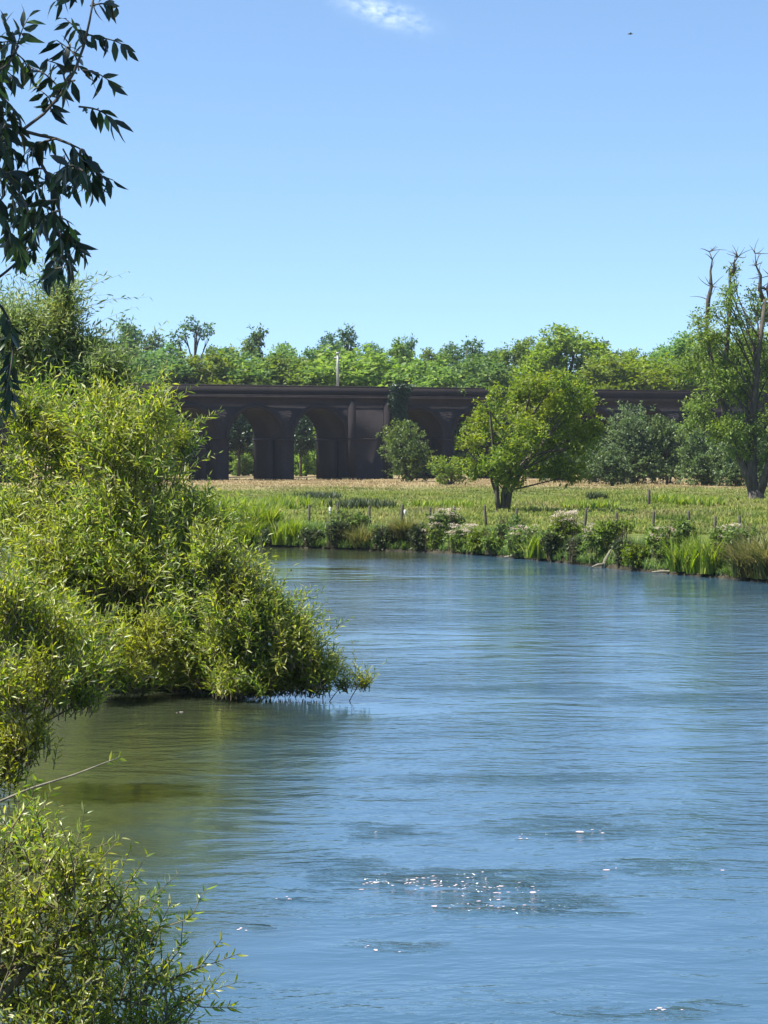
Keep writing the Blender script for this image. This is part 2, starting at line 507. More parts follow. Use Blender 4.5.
def water_mat():
    m, nt = new_mat('river_water'); N = NT(nt)
    pos = N.n('ShaderNodeNewGeometry').outputs['Position']
    sx = N.n('ShaderNodeSeparateXYZ', {}, Vector=pos)
    px, py = sx.outputs[0], sx.outputs[1]
    warp = N.vmath('ADD', pos, N.vmath('MULTIPLY', N.n('ShaderNodeTexNoise', {}, Vector=pos, Scale=.25, Detail=2.0).outputs['Color'], (2.2, 2.2, 0)))
    calm = N.maprange(N.noise(N.vmath('MULTIPLY', pos, (.7, .8, 1)), .10, 4, .62), .38, .62, .2, 1.6)   # slicks and ruffled water
    swell = N.noise(N.vmath('MULTIPLY', warp, (.6, 1.0, 1)), .55, 2, .5)
    wave = N.noise(N.vmath('MULTIPLY', warp, (.8, 1.25, 1)), 1.5, 3, .55)
    rip = N.noise(N.vmath('MULTIPLY', pos, (.8, 1.3, 1)), 5.0, 3, .6)
    # boils where the current breaks over shallows
    tot = None
    wx_ = N.noise(N.vmath('MULTIPLY', pos, (1, 1, 1)), .55, 3, .65); wy_ = N.noise(N.vmath('ADD', pos, (37, 11, 0)), .7, 3, .65)
    bxx = N.math('ADD', px, N.math('MULTIPLY', N.math('SUBTRACT', wx_, .5), 3.2))
    byy = N.math('ADD', py, N.math('MULTIPLY', N.math('SUBTRACT', wy_, .5), 3.4))
    for (x, y, ax, ay, s) in BOILS:
        dx = N.math('DIVIDE', N.math('SUBTRACT', bxx, x), ax); dy = N.math('DIVIDE', N.math('SUBTRACT', byy, y), ay)
        r2 = N.math('ADD', N.math('MULTIPLY', dx, dx), N.math('MULTIPLY', dy, dy))
        e = N.math('MULTIPLY', N.math('EXPONENT', N.math('MULTIPLY', r2, -1.0)), s)
        tot = e if tot is None else N.math('ADD', tot, e)
    patchy = N.maprange(N.noise(N.vmath('MULTIPLY', pos, (.45, 1.0, 1)), 2.6, 4, .65), .42, .58)
    tot = N.math('MULTIPLY', tot, patchy)
    boil = N.noise(N.vmath('MULTIPLY', pos, (1, 1.3, 1)), 3.2, 3, .6)
    h = N.math('MULTIPLY', swell, .035)
    h = N.math('ADD', h, N.math('MULTIPLY', N.math('MULTIPLY', wave, calm), .042))
    h = N.math('ADD', h, N.math('MULTIPLY', N.math('MULTIPLY', rip, calm), .008))
    chop = N.noise(pos, 9.0, 2, .6)
    h = N.math('ADD', h, N.math('MULTIPLY', N.math('MULTIPLY', boil, tot), .14))
    h = N.math('ADD', h, N.math('MULTIPLY', N.math('MULTIPLY', chop, tot), .10))
    b = N.n('ShaderNodeBump', {}, Strength=1.0, Distance=1.0, Height=h)
    refl_edge = N.math('ADD', px, N.math('MULTIPLY', N.math('SUBTRACT', N.noise(pos, .3, 3), .5), 3.0))
    refl_edge = N.math('ADD', refl_edge, N.math('MULTIPLY', N.math('SUBTRACT', py, 22.0), -.055))
    body = N.mix(N.maprange(refl_edge, -4.6, -1.6), (.03, .038, .02), (.034, .076, .115))      # olive willow reflection painted into the body colour by the near bank, blue beyond
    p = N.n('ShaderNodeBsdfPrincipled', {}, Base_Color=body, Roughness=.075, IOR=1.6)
    nt.links.new(b.outputs[0], p.inputs['Normal'])
    N.out(p.outputs[0])
    return m


BOILS = []
for (bx, by, wx, wy, s) in [(440, 884, 85, 9, 1.0), (505, 905, 60, 10, .9), (375, 833, 40, 6, .4), (585, 832, 70, 7, .5), (655, 868, 60, 6, .25),
                            (405, 950, 50, 5, .25), (650, 1012, 60, 6, .35), (330, 868, 45, 6, .3), (245, 932, 25, 4, .2), (290, 900, 18, 4, .3),
                            (520, 780, 90, 5, .35), (700, 700, 80, 5, .3), (500, 690, 90, 4, .3)]:
    Yb = F * CH / (by - HY)
    y1 = F * CH / (by + wy - HY); y0 = F * CH / (by - wy - HY)
    BOILS.append(((bx - CX) / F * Yb, Yb, wx / F * Yb, (y0 - y1) / 2, s))
M['water'] = water_mat()
M['ground'] = ground_mat()
M['bank'] = bank_mat()

# ------------------------------------------------------------------ ground, river, banks
S = lambda o: tag(o, kind='structure')
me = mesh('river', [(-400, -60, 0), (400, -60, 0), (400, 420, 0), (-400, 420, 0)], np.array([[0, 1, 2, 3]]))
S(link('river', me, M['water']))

ROOT = np.random.default_rng(11)
edge_px = [(215, 545), (260, 546.5), (300, 548), (350, 550), (430, 552.5), (500, 557), (560, 563), (620, 569.5), (680, 575), (730, 579), (768, 583)]
EDGE = [((px - CX) / F * (F * CH / (py - HY)), F * CH / (py - HY)) for px, py in edge_px]
EDGE = [(-400, 260), (-200, 215), (-110, 180), (-70, 160), (-40, 148), (-22, 142)] + EDGE + [(19, 92), (24, 78), (28, 60), (31, 35), (33, 10), (34, -25), (34, -55)]


def resample(pts, step):
    P = np.array(pts, float); d = np.r_[0, np.cumsum(np.linalg.norm(np.diff(P, axis=0), axis=1))]
    n = int(d[-1] / step); t = np.linspace(0, d[-1], n)
    return np.stack([np.interp(t, d, P[:, 0]), np.interp(t, d, P[:, 1])], 1)


E = resample(EDGE, .6)
wob = np.convolve(ROOT.normal(0, 1, len(E)), np.ones(5) / 5, 'same') * .45
away = nrm(E - np.array([-6, -20.0]))
E = E + away * wob[:, None]


def meadow_z(x, y):
    d = .9 + .07 * np.sin(x * .31 + y * .07) * np.sin(y * .19) + .05 * np.sin(x * .9 + 2) * np.sin(y * .53)
    return d


prof = [(-1.5, -1.2), (-.25, -.3), (0, .02), (.18, .16), (.5, .22), (.75, .6), (1.2, .84), (2.5, .9), (5, None), (9, None), (15, None), (24, None), (36, None), (52, None), (75, None), (105, None), (140, None), (190, None), (260, None), (400, None), (800, None), (3500, None)]
V, nn = [], len(E)
lz = ROOT.uniform(.85, 1.25, nn)
for d, z in prof:
    p = E + away * d
    zz = meadow_z(p[:, 0], p[:, 1]) if z is None else np.full(nn, z)
    if z is not None and 0 < d < 2:
        zz = zz * np.convolve(lz, np.ones(3) / 3, 'same')
    V.append(np.column_stack([p, zz]))
V = np.concatenate(V)
i = np.arange(len(prof) - 1)[:, None] * nn; k = np.arange(nn - 1)[None]
Q = np.stack([i + k, i + nn + k, i + nn + k + 1, i + k + 1], -1).reshape(-1, 4)
S(link('meadow', mesh('meadow', V, Q, True), M['ground']))

SH = resample([(-3.6, -60), (-3.6, -20), (-3.6, 0), (-3.7, 14), (-3.9, 24), (-5.2, 31), (-6.6, 38), (-7.2, 45), (-7.2, 52), (-5.8, 55.5), (-3.8, 57), (-2.2, 58), (-2.4, 60), (-5, 64), (-12, 73), (-30, 92), (-80, 130), (-200, 190)], .8)
offs = [(.5, -1.0), (.1, -.2), (0, .02), (-.3, .25), (-1.0, .6), (-2.2, 1.0), (-5, 1.3), (-12, 1.5), (-40, 1.7), (-160, 1.8)]
near = np.clip((22 - SH[:, 1]) / 14, 0, 1)
V = np.concatenate([np.column_stack([SH[:, 0] + d, SH[:, 1], z + np.clip(-d / 2.2, 0, 1) * near * 2.4]) for d, z in offs])
ns = len(SH)
i = np.arange(len(offs) - 1)[:, None] * ns; k = np.arange(ns - 1)[None]
Q = np.stack([i + k, i + k + 1, i + ns + k + 1, i + ns + k], -1).reshape(-1, 4)
S(link('riverbank', mesh('riverbank', V, Q, True), M['bank']))

# wooded rise far behind the viaduct
hx = np.linspace(-420, 420, 60); hy = np.linspace(470, 1100, 30)
X, Yg = np.meshgrid(hx, hy)
Z = .6 + 15 * np.clip((Yg - 480) / 200, 0, 1) ** 1.2 + 1.6 * np.sin(X * .03) * np.sin(Yg * .02)
n1, n2 = X.shape[1], X.shape[0]
i = np.arange(n2 - 1)[:, None] * n1; k = np.arange(n1 - 1)[None]
S(link('hill', mesh('hill', np.stack([X, Yg, Z], -1).reshape(-1, 3), np.stack([i + k, i + k + 1, i + n1 + k + 1, i + n1 + k], -1).reshape(-1, 4), True), M['ground']))

# ------------------------------------------------------------------ the brick viaduct
VA = rad(30)
VO = np.array([(320 - CX) / F * 327, 327.0, .85])
HT, R_A, SPR = 11.9, 3.7, 5.3
BAY = 9.1
THK = 7.8
arches = [-54.6, -45.5, -36.4, -27.3, -18.2, -9.1, 0.0] + [14.3 + 9.1 * q for q in range(9)]
via = thing('railway_viaduct', 'long dark brick railway viaduct of round arches crossing the meadow behind the trees', 'viaduct', VO, rz=VA)
SL, SR = -62.0, 96.0
outline = [(SL, -.6)]
for s in arches:
    outline += [(s - R_A, -.6), (s - R_A, SPR)]
    outline += [(s - R_A * math.cos(t), SPR + R_A * math.sin(t)) for t in np.linspace(0, math.pi, 22)[1:-1]]
    outline += [(s + R_A, SPR), (s + R_A, -.6)]
outline += [(SR, -.6), (SR, 10.3), (SL, 10.3)]
n = len(outline)
tris = np.array(tessellate_polygon([[Vector((a, b, 0)) for a, b in outline]]))
o2 = np.array(outline)
V = np.concatenate([np.column_stack([o2[:, 0], np.zeros(n), o2[:, 1]]), np.column_stack([o2[:, 0], np.full(n, THK), o2[:, 1]])])
k = np.arange(n); k2 = (k + 1) % n
me = mesh('arcade_wall', V, [np.concatenate([tris, tris[:, ::-1] + n]), np.stack([k, k2, k2 + n, k + n], -1)])
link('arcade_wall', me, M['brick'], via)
# string course and parapets
mb = MB().box(((SL + SR) / 2, THK / 2, 10.42), ((SR - SL) / 2, THK / 2 + .22, .12))
mb.box(((SL + SR) / 2, THK / 2, 10.62), ((SR - SL) / 2, THK / 2 + .32, .08))
link('string_course', mb.mesh('string_course'), M['stone'], via)
for nm, y in (('parapet', .2), ('parapet', THK - .2)):
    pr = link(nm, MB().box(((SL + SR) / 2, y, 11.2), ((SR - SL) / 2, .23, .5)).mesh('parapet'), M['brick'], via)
    link('coping', MB().box(((SL + SR) / 2, y, 11.8), ((SR - SL) / 2, .31, .1)).mesh('coping'), M['stone'], pr)
for s in arches:                                           # arch rings proud of the wall
    ts = np.linspace(0, math.pi, 25)
    a = np.column_stack([s - R_A * np.cos(ts), SPR + R_A * np.sin(ts)])
    b = np.column_stack([s - (R_A + .62) * np.cos(ts), SPR + (R_A + .62) * np.sin(ts)])
    q = len(ts)
    VV = np.concatenate([np.column_stack([a[:, 0], np.full(q, -.09), a[:, 1]]), np.column_stack([b[:, 0], np.full(q, -.09), b[:, 1]]), np.column_stack([a[:, 0], np.full(q, -.002), a[:, 1]]), np.column_stack([b[:, 0], np.full(q, -.002), b[:, 1]])])
    kk = np.arange(q - 1)
    QQ = np.concatenate([np.stack([kk, kk + 1, q + kk + 1, q + kk], -1), np.stack([q + kk, q + kk + 1, 3 * q + kk + 1, 3 * q + kk], -1), np.stack([kk, 2 * q + kk, 2 * q + kk + 1, kk + 1], -1)])
    link('arch_ring', mesh('arch_ring', VV, QQ), M['brick_ring'], via)
    # raised strip up each inner face of the pier and the impost course
    for sg in (-1, 1):
        link('pilaster', MB().box((s + sg * (R_A - .11), THK * .32, SPR / 2 - .4), (.11, .42, SPR / 2 + .2)).mesh('pilaster'), M['brick_ring'], via)
for j, s in enumerate(arches[:-1]):
    l, r = s + R_A, arches[j + 1] - R_A
    link('impost', MB().box(((l + r) / 2, THK / 2, SPR - .12), ((r - l) / 2 + .13, THK / 2 + .13, .13)).mesh('impost'), M['brick_ring'], via)
for s in (4.55, 9.75):
    link('pilaster', MB().box((s, -.05, 5.0), (.55, .06, 5.28)).mesh('pilaster'), M['brick'], via)
link('track_bed', MB().box(((SL + SR) / 2, THK / 2, 10.75), ((SR - SL) / 2, THK / 2 - .6, .05)).mesh('track_bed'), M['ground'], via)


def on_via(s, d, z):
    """Point on the viaduct: s along it, d behind its front face, z above its foot."""
    return VO + np.array([s * math.cos(VA) - d * math.sin(VA), s * math.sin(VA) + d * math.cos(VA), z])


# ivy curtain on the broad pier
rng = np.random.default_rng(5)
m_ = 5200
sx = rng.normal(11.6, .95, m_) ; zz = rng.uniform(4.2, 12.3, m_)
keep = np.abs(sx - 11.6 + .5 * np.sin(zz * .8)) < (.35 + (zz - 3.5) * .17)
sx, zz = sx[keep], zz[keep]; m_ = len(sx)
P = np.array([on_via(a, b, c) for a, b, c in zip(sx, -rng.uniform(.02, .5, m_), zz)])
D = nrm(rvec(rng, m_) * .7 + np.array([0, -.3, -.7])); U = nrm(rvec(rng, m_) * .6 + np.array([0, -1, .4]))
base = on_via(11.6, -.3, 0)
V, T = leaves_simple(P - base, D, U, rng.uniform(.2, .42, m_), rng.uniform(.16, .3, m_))
iv = thing('ivy', 'dark ivy hanging down the broad solid pier of the viaduct', 'ivy', base)
link('foliage', mesh('foliage', V, T), M['ivy'], iv)
mb = MB()
for q in range(4):
    ps = np.array([on_via(11.6 + rng.normal(0, .3) + .2 * math.sin(t * 5 + q), -.06, 12 * t) for t in np.linspace(0, .95, 9)]) - base
    mb.tube(ps, np.linspace(.07, .02, 9), 4)
link('stems', mb.mesh('stems'), M['bark'], iv)

# mast on the deck
mp = at(337.5, 385, 333)
mast = thing('signal_mast', 'slim pale mast standing on the viaduct above its third arch', 'mast', (mp[0], mp[1] + 2, VO[2] + 10.8))
link('pole', MB().tube([(0, 0, 0), (0, 0, 4), (0, 0, 5.4)], [.17, .16, .13], 8).mesh('pole'), M['steel'], mast)
link('bracket', MB().box((0, 0, 4.9), (.45, .08, .08)).mesh('bracket'), M['steel'], mast)
link('cap', MB().tube([(0, 0, 5.4), (0, 0, 5.6)], [.28, .2], 8).mesh('cap'), M['steel'], mast)

# ------------------------------------------------------------------ woodland trees behind the viaduct
def kind_mesh(name, seed, H, clumps, n, L, W, mat, trunk_r=.35, bark='bark', **kw):
    r = np.random.default_rng(seed)
    t = np.array([[0, 0, -.4], [.1, 0, H * .2], [-.1, .1, H * .45], [.05, 0, H * .7], [0, 0, H * .93]])
    t[:, :2] += r.normal(0, .12, (5, 2))
    mb = MB().tube(t, [trunk_r * 1.3, trunk_r, trunk_r * .75, trunk_r * .45, trunk_r * .12], 7)
    limbs(mb, r, t, None, clumps, trunk_r * .45, 4)
    V, T = crown(r, clumps, n, L, W, **kw)
    a = mb.mesh(name + '_trunk', True); a.materials.append(M[bark])
    b = mesh(name + '_crown', V, T); b.materials.append(M[mat])
    return a, b


def rand_clumps(seed, H, wr, z0, k, size, taper=.5, top=1.0):
    r = np.random.default_rng(seed); out = []
    for j in range(k):
        f = (j + .5) / k
        z = H * (z0 + (top - z0) * f)
        rr = wr * math.sqrt(max(.05, 1 - abs((f - .42) / .62) ** 2.2)) if taper == .5 else wr * (1 - f * taper)
        a = j * 2.4 + r.uniform(-.5, .5); q = rr * r.uniform(.25, .85)
        s = size * r.uniform(.7, 1.25) * (1 - .3 * f)
        out.append((q * math.cos(a), q * math.sin(a), z - s * .4, s * r.uniform(.9, 1.3), s * r.uniform(.9, 1.3), s * r.uniform(.7, 1.0)))
    return out


KIND = {
    'round': kind_mesh('round_tree', 1, 20, rand_clumps(1, 20, 5.2, .2, 20, 2.3), 30000, .44, .27, 'wood', spread=.8),
    'broad': kind_mesh('broad_tree', 2, 20, rand_clumps(2, 20, 6.6, .18, 26, 2.5), 34000, .44, .27, 'wood', spread=.8),
    'tall': kind_mesh('tall_wood_tree', 3, 22, rand_clumps(3, 22, 3.2, .15, 18, 1.8), 24000, .44, .26, 'wood', spread=.9, shell=.3),
    'ragged': kind_mesh('ragged_tree', 4, 21, rand_clumps(4, 21, 4.6, .2, 15, 1.7), 21000, .44, .26, 'wood', spread=1.0, shell=.35),
    'conifer': kind_mesh('conifer_tree', 5, 22, rand_clumps(5, 22, 4.0, .1, 22, 1.5, taper=.93), 6000, .6, .26, 'wood_dark', spread=.8, droop=.25),
    'dark': kind_mesh('dark_tree', 6, 20, rand_clumps(6, 20, 4.4, .15, 18, 2.0), 26000, .44, .26, 'wood_dark', spread=.8),
    'umbrella': kind_mesh('umbrella_tree', 7, 21, [(-1.6, 0, 19.4, 1.5, 1.2, .8), (1.4, .3, 19.6, 1.5, 1.2, .8), (0, -.2, 20.4, 1.3, 1, .7), (2.3, 0, 18.4, .9, .8, .6), (-2.4, .2, 18.2, .9, .8, .6), (0, 0, 10, 2, 2, 2.5), (.5, 0, 13.4, 1.2, 1.2, 1.4), (-.8, .3, 7, 2.2, 2, 2)], 1800, .5, .3, 'wood_dark', .3, spread=.9),
    'bushy': kind_mesh('bushy_tree', 8, 12, rand_clumps(8, 12, 5.0, .05, 22, 2.0), 28000, .4, .25, 'wood', spread=.7),
}
# (pixel x, top row, distance, kind, width factor, label)
WOOD = [
    (-60, 330, 440, 'broad', 1, 'broad green tree behind the tall willow, cut by the left edge'),
    (18, 336, 430, 'round', 1, 'rounded green tree hidden low behind the tall willow at far left'),
    (72, 338, 446, 'ragged', 1, 'ragged green tree just behind the tip of the tall willow'),
    (100, 336, 420, 'round', 1, 'rounded mid green tree between the willow tip and the dark spired tree'),
    (126, 318, 450, 'conifer', .85, 'dark blue-green spired tree standing above the wood left of the viaduct end'),
    (141, 329, 462, 'dark', .8, 'small dark tree crown touching the dark spired tree on its right'),
    (168, 340, 430, 'tall', 1.1, 'narrow green tree above the left end of the parapet'),
    (195, 320, 426, 'umbrella', .9, 'thin tree with a flat umbrella top above the first arch'),
    (213, 345, 440, 'round', .8, 'low rounded tree right of the thin umbrella-topped tree'),
    (238, 338, 436, 'ragged', .9, 'ragged light green tree between the first and second arch'),
    (259, 326, 430, 'conifer', .8, 'pointed green tree peaking above the second arch'),
    (284, 343, 442, 'broad', .8, 'broad green tree filling the skyline between pointed tree and mast'),
    (312, 347, 436, 'round', .9, 'rounded tree above the third arch left of the mast'),
    (330, 335, 452, 'dark', .7, 'dark narrow crown just left of the mast'),
    (346, 325, 440, 'conifer', .75, 'dark pointed tree peaking directly right of the pale mast'),
    (372, 343, 432, 'broad', .75, 'broad yellowish tree behind the parapet above the broad pier'),
    (399, 336, 446, 'tall', .8, 'narrow dark-sided tree standing tall above the ivy'),
    (411, 336, 452, 'conifer', .6, 'thin pointed tree beside the narrow tree above the ivy'),
    (431, 346, 436, 'tall', .9, 'slim green tree above the round grey-green bush'),
    (448, 350, 420, 'ragged', .8, 'ragged green tree between slim tree and dark-crowned tree'),
    (467, 340, 444, 'dark', 1.0, 'dark-crowned tree on the skyline left of the lone field tree'),
    (494, 348, 430, 'round', .8, 'rounded light green tree behind the left shoulder of the field tree'),
    (522, 338, 425, 'broad', .85, 'broad pale green tree behind the top of the field tree'),
    (566, 326, 418, 'broad', 1.15, 'big domed tree, highest crown of the wood, right of the field tree top'),
    (600, 342, 432, 'dark', .9, 'dark green tree on the right flank of the big domed tree'),
    (628, 349, 424, 'broad', .9, 'low broad tree above the far stretch of parapet'),
    (655, 343, 436, 'ragged', .95, 'ragged tree right of the low broad tree above the far parapet'),
    (681, 330, 420, 'tall', 1.2, 'upright green tree touching the tall dead-topped tree'),
    (716, 335, 430, 'round', 1.1, 'rounded tree seen through the limbs of the dead-topped tree'),
    (752, 330, 425, 'broad', 1.0, 'broad tree behind the trunk of the dead-topped tree'),
    (800, 326, 430, 'round', 1.1, 'rounded tree beyond the right edge behind the dead-topped tree'),
    # lower, lighter front rank just behind the parapet
    (150, 358, 396, 'bushy', 1.5, 'light bushy tree low behind the left end of the parapet'),
    (205, 360, 398, 'bushy', 1.3, 'light bushy tree low behind the first arch'),
    (247, 358, 402, 'bushy', 1.4, 'yellow-green bushy tree low behind the second arch'),
    (293, 362, 398, 'bushy', 1.3, 'light bushy tree low between second and third arch'),
    (362, 354, 396, 'bushy', 1.6, 'pale yellow-green bushy tree low right of the mast'),
    (420, 366, 394, 'bushy', 1.3, 'low bushy tree behind the parapet right of the ivy'),
    (476, 362, 396, 'bushy', 1.2, 'bright bushy tree low beside the left side of the field tree'),
    (612, 365, 404, 'bushy', 1.3, 'low bushy tree behind the parapet right of the field tree'),
    (652, 362, 408, 'bushy', 1.4, 'yellowish bushy tree above the far parapet'),
    (690, 362, 410, 'bushy', 1.4, 'light bushy tree at the foot of the upright green tree'),
]
protos = {}
rng = np.random.default_rng(21)
for (px, ty, Y, kd, wf, lab) in WOOD:
    Hm = {'round': 20, 'broad': 20, 'tall': 22, 'ragged': 21, 'conifer': 22, 'dark': 20, 'umbrella': 21, 'bushy': 12}[kd]
    top = CH - (ty + (4 if kd in ('round', 'broad', 'tall', 'ragged') else 0) - HY) / F * Y
    bx = (px - CX) / F * Y
    bz = .9
    sc = (top - bz) / Hm
    if kd not in protos:
        r = thing('woodland_tree', lab, 'tree', (bx, Y, bz), 'trees of the wood behind the viaduct')
        link('trunk', KIND[kd][0], None, r); link('crown', KIND[kd][1], None, r)
        protos[kd] = r
    else:
        r = dup(protos[kd], lab, (bx, Y, bz))
    r.rotation_euler = (0, 0, rng.uniform(0, 6.28)); r.scale = (sc * wf * 1.2, sc * wf * 1.2, sc)

# shrubs seen through the arches and along the deck
def shrub(name, label, cat, px, py0, Y, rx, rz, n, L, W, mat, seed, k=9, base_z=None, group=None, **kw):
    r = np.random.default_rng(seed)
    b = at(px, py0, Y)
    if base_z is not None: b[2] = base_z
    wx, wz = rx / F * Y * 1.22, rz / F * Y * 1.05
    cl = []
    for j in range(k):
        a = r.uniform(0, 6.28); q = wx * r.uniform(.15, .68); f = r.uniform(.15, .82)
        s = wx * r.uniform(.32, .5)
        cl.append((q * math.cos(a) * (1.08 - .45 * f), q * math.sin(a) * .9 * (1.05 - .5 * f), 2 * wz * f * .92, s, s, min(s, wz * .5)))
    cl.append((0, 0, wz * .85, wx * .62, wx * .6, wz * .8))
    t = thing(name, label, cat, b, group)
    V, T = crown(r, cl, n, L, W, **kw)
    V[:, 2] = np.maximum(V[:, 2], .02)
    link('foliage', mesh(name + '_foliage', V, T), M[mat], t)
    mb = MB()
    for c in cl[:7]:
        e = np.array(c[:3]); s0 = np.array([r.normal(0, .1), r.normal(0, .1), -.1])
        mb.tube(curve3(s0, np.array([e[0] * .3, e[1] * .3, e[2] * .6]), e, 6), np.linspace(.11, .025, 6) * (wx / 3.0), 5)
    link('stems', mb.mesh(name + '_stems', True), M['bark'], t)
    return t


KIND['small_dark'] = kind_mesh('small_dark_tree', 12, 9.5, [(x_, y_, z_, 1.7, 1.6, 1.3) for x_, y_, z_ in ((-1.6, 0, 4.6), (1.5, .3, 4.8), (0, -.6, 6.2), (-1.5, .4, 7.2), (1.4, 0, 7.4), (0, 0, 8.6), (2.6, 0, 6), (-2.7, 0, 5.8), (0, .5, 4.4))], 6500, .42, .3, 'ivy', .2, spread=.6)  # near-black leaf colour stands in for shade behind the arches
first = None
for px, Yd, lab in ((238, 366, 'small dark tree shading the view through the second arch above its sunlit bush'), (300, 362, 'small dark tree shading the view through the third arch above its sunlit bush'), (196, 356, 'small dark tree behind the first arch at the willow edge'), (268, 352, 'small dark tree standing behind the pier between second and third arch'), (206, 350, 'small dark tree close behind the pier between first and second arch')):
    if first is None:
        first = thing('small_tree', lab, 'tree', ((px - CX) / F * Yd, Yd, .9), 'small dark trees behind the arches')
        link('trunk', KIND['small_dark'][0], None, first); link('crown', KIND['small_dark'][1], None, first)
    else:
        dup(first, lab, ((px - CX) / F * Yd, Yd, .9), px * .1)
gz = .9
shrub('bush', 'sunlit green bush seen through the second arch', 'bush', 243, 478, 372, 17, 12, 1600, .45, .3, 'wood', 31, base_z=gz)
shrub('bush', 'sunlit green bush seen through the third arch', 'bush', 306, 478, 368, 15, 14, 1600, .45, .3, 'wood', 32, base_z=gz)
shrub('bush', 'round grey-green bush against the broad pier of the viaduct', 'bush', 408, 482, 308, 31, 32, 9000, .34, .22, 'bush', 33, k=16, base_z=gz)
shrub('bush', 'low light green bush touching the left side of the field tree', 'bush', 450, 483, 285, 20, 14, 3000, .32, .2, 'field', 34, k=8, base_z=gz)
shrub('bush', 'big dark-footed bush in front of the far parapet right of the field tree', 'bush', 632, 486, 290, 38, 40, 11000, .34, .22, 'bush', 35, k=20, base_z=gz)
shrub('bush', 'rounded bush under the left limb of the dead-topped tree', 'bush', 704, 487, 280, 33, 33, 9000, .34, .22, 'bush', 36, k=16, base_z=gz)
shrub('bush', 'dark bush partly hidden behind the trunk of the dead-topped tree', 'bush', 766, 488, 272, 30, 30, 8000, .34, .22, 'bush', 37, k=14, base_z=gz)
shrub('bush', 'small bush wedged between the field tree and the big dark-footed bush', 'bush', 594, 485, 300, 18, 22, 3500, .34, .22, 'bush', 38, k=9, base_z=gz)
shrub('bush', 'dim bush under the arch hidden by the field tree crown', 'bush', 560, 484, 305, 26, 24, 3500, .34, .22, 'bush', 39, k=9, base_z=gz)
shrub('bush', 'leafy bush filling the gap between the big dark-footed bush and the rounded one', 'bush', 668, 487, 288, 24, 36, 7000, .34, .22, 'bush', 57, k=14, base_z=gz)
shrub('bush', 'low bush at the foot of the big dark-footed bush', 'bush', 612, 487, 282, 20, 20, 4500, .34, .22, 'bush', 58, k=10, base_z=gz)
shrub('bush', 'bush under the low right limbs of the dead-topped tree', 'bush', 738, 488, 276, 24, 30, 6500, .34, .22, 'bush', 59, k=12, base_z=gz)
for j, (s, d, h, lab) in enumerate([(-22, 4, 1.9, 'tuft of scrub on the viaduct deck above the first arch'), (16, 1.4, 1.5, 'scrub leaning over the parapet right of the ivy'), (21, 1.2, 1.2, 'low scrub on the parapet left of the field tree crown'), (44, 2, 1.5, 'scrub on the far stretch of the viaduct deck')]):
    p = on_via(s, d, 10.7)
    Yp = p[1]
    t = shrub('scrub', lab, 'scrub', CX + p[0] / Yp * F, 400, Yp, 13, h / 2 * F / Yp, 900, .3, .2, 'herb', 40 + j, k=6, base_z=p[2])

# ------------------------------------------------------------------ trees of the meadow
def px_clumps(bp, Y, lst, seed, ysp):
    r = np.random.default_rng(seed); out = []
    for (cx, cy, rx, rz) in lst:
        p = at(cx, cy, Y) - bp
        a, c = rx / F * Y, rz / F * Y
        out.append((p[0], r.uniform(-ysp, ysp), p[2], a * .9, a * r.uniform(.75, 1.0), c * .86))
    return out


def px_path(bp, Y, pts, seed, yj=.3):
    r = np.random.default_rng(seed); dy = 0; out = []
    for q, (x, y) in enumerate(pts):
        p = at(x, y, Y) - bp
        dy += 0 if q == 0 else r.normal(0, yj)
        out.append((p[0], dy, p[2]))
    return np.array(out)


Y = 171.0
bp = at(502, 513, Y); bp[2] = .85
lst = [(540, 391, 28, 16), (572, 401, 25, 20), (512, 397, 24, 19), (490, 424, 24, 18), (472, 442, 15, 11), (560, 430, 33, 26), (522, 436, 28, 22), (584, 440, 17, 24), (500, 462, 26, 15),
       (548, 466, 28, 15), (578, 474, 17, 13), (530, 384, 16, 9), (556, 381, 17, 8), (484, 406, 9, 7), (597, 428, 9, 11), (475, 466, 17, 11), (520, 412, 16, 12), (590, 402, 10, 10), (466, 430, 7, 5), (512, 480, 18, 8), (555, 408, 18, 14)]
cl = px_clumps(bp, Y, lst, 51, 2.6)
rng = np.random.default_rng(52)
t = thing('field_tree', 'lone yellow-green tree with several stems standing in the meadow before the viaduct', 'tree', bp)
V, T = crown(rng, cl, 27000, .27, .13, per=12, spread=.55, shell=.3)
link('crown', mesh('field_tree_crown', V, T), M['field'], t)
mb = MB()
stems = [[(500, 516), (497, 500), (496, 480), (493, 450), (490, 415), (488, 405)], [(504, 516), (503, 495), (510, 470), (520, 430), (528, 402), (531, 388)],
         [(506, 516), (510, 492), (524, 466), (545, 440), (565, 410), (572, 392)], [(503, 515), (506, 490), (518, 462), (545, 452), (575, 448), (586, 440)], [(499, 515), (497, 497), (490, 475), (478, 462), (468, 452)]]
for q, s in enumerate(stems):
    p = px_path(bp, Y, s, 60 + q)
    mb.tube(p, np.linspace(.2 if q < 4 else .14, .035, len(p)), 7, .12, rng)
mb.tube(px_path(bp, Y, [(502, 518), (502, 511), (503, 506)], 66, 0), [.6, .42, .2], 9, .1, rng)
trunkline = px_path(bp, Y, stems[1], 61)
limbs(mb, rng, trunkline, None, cl, .07, 4)
link('trunk', mb.mesh('field_tree_trunk', True), M['bark'], t)

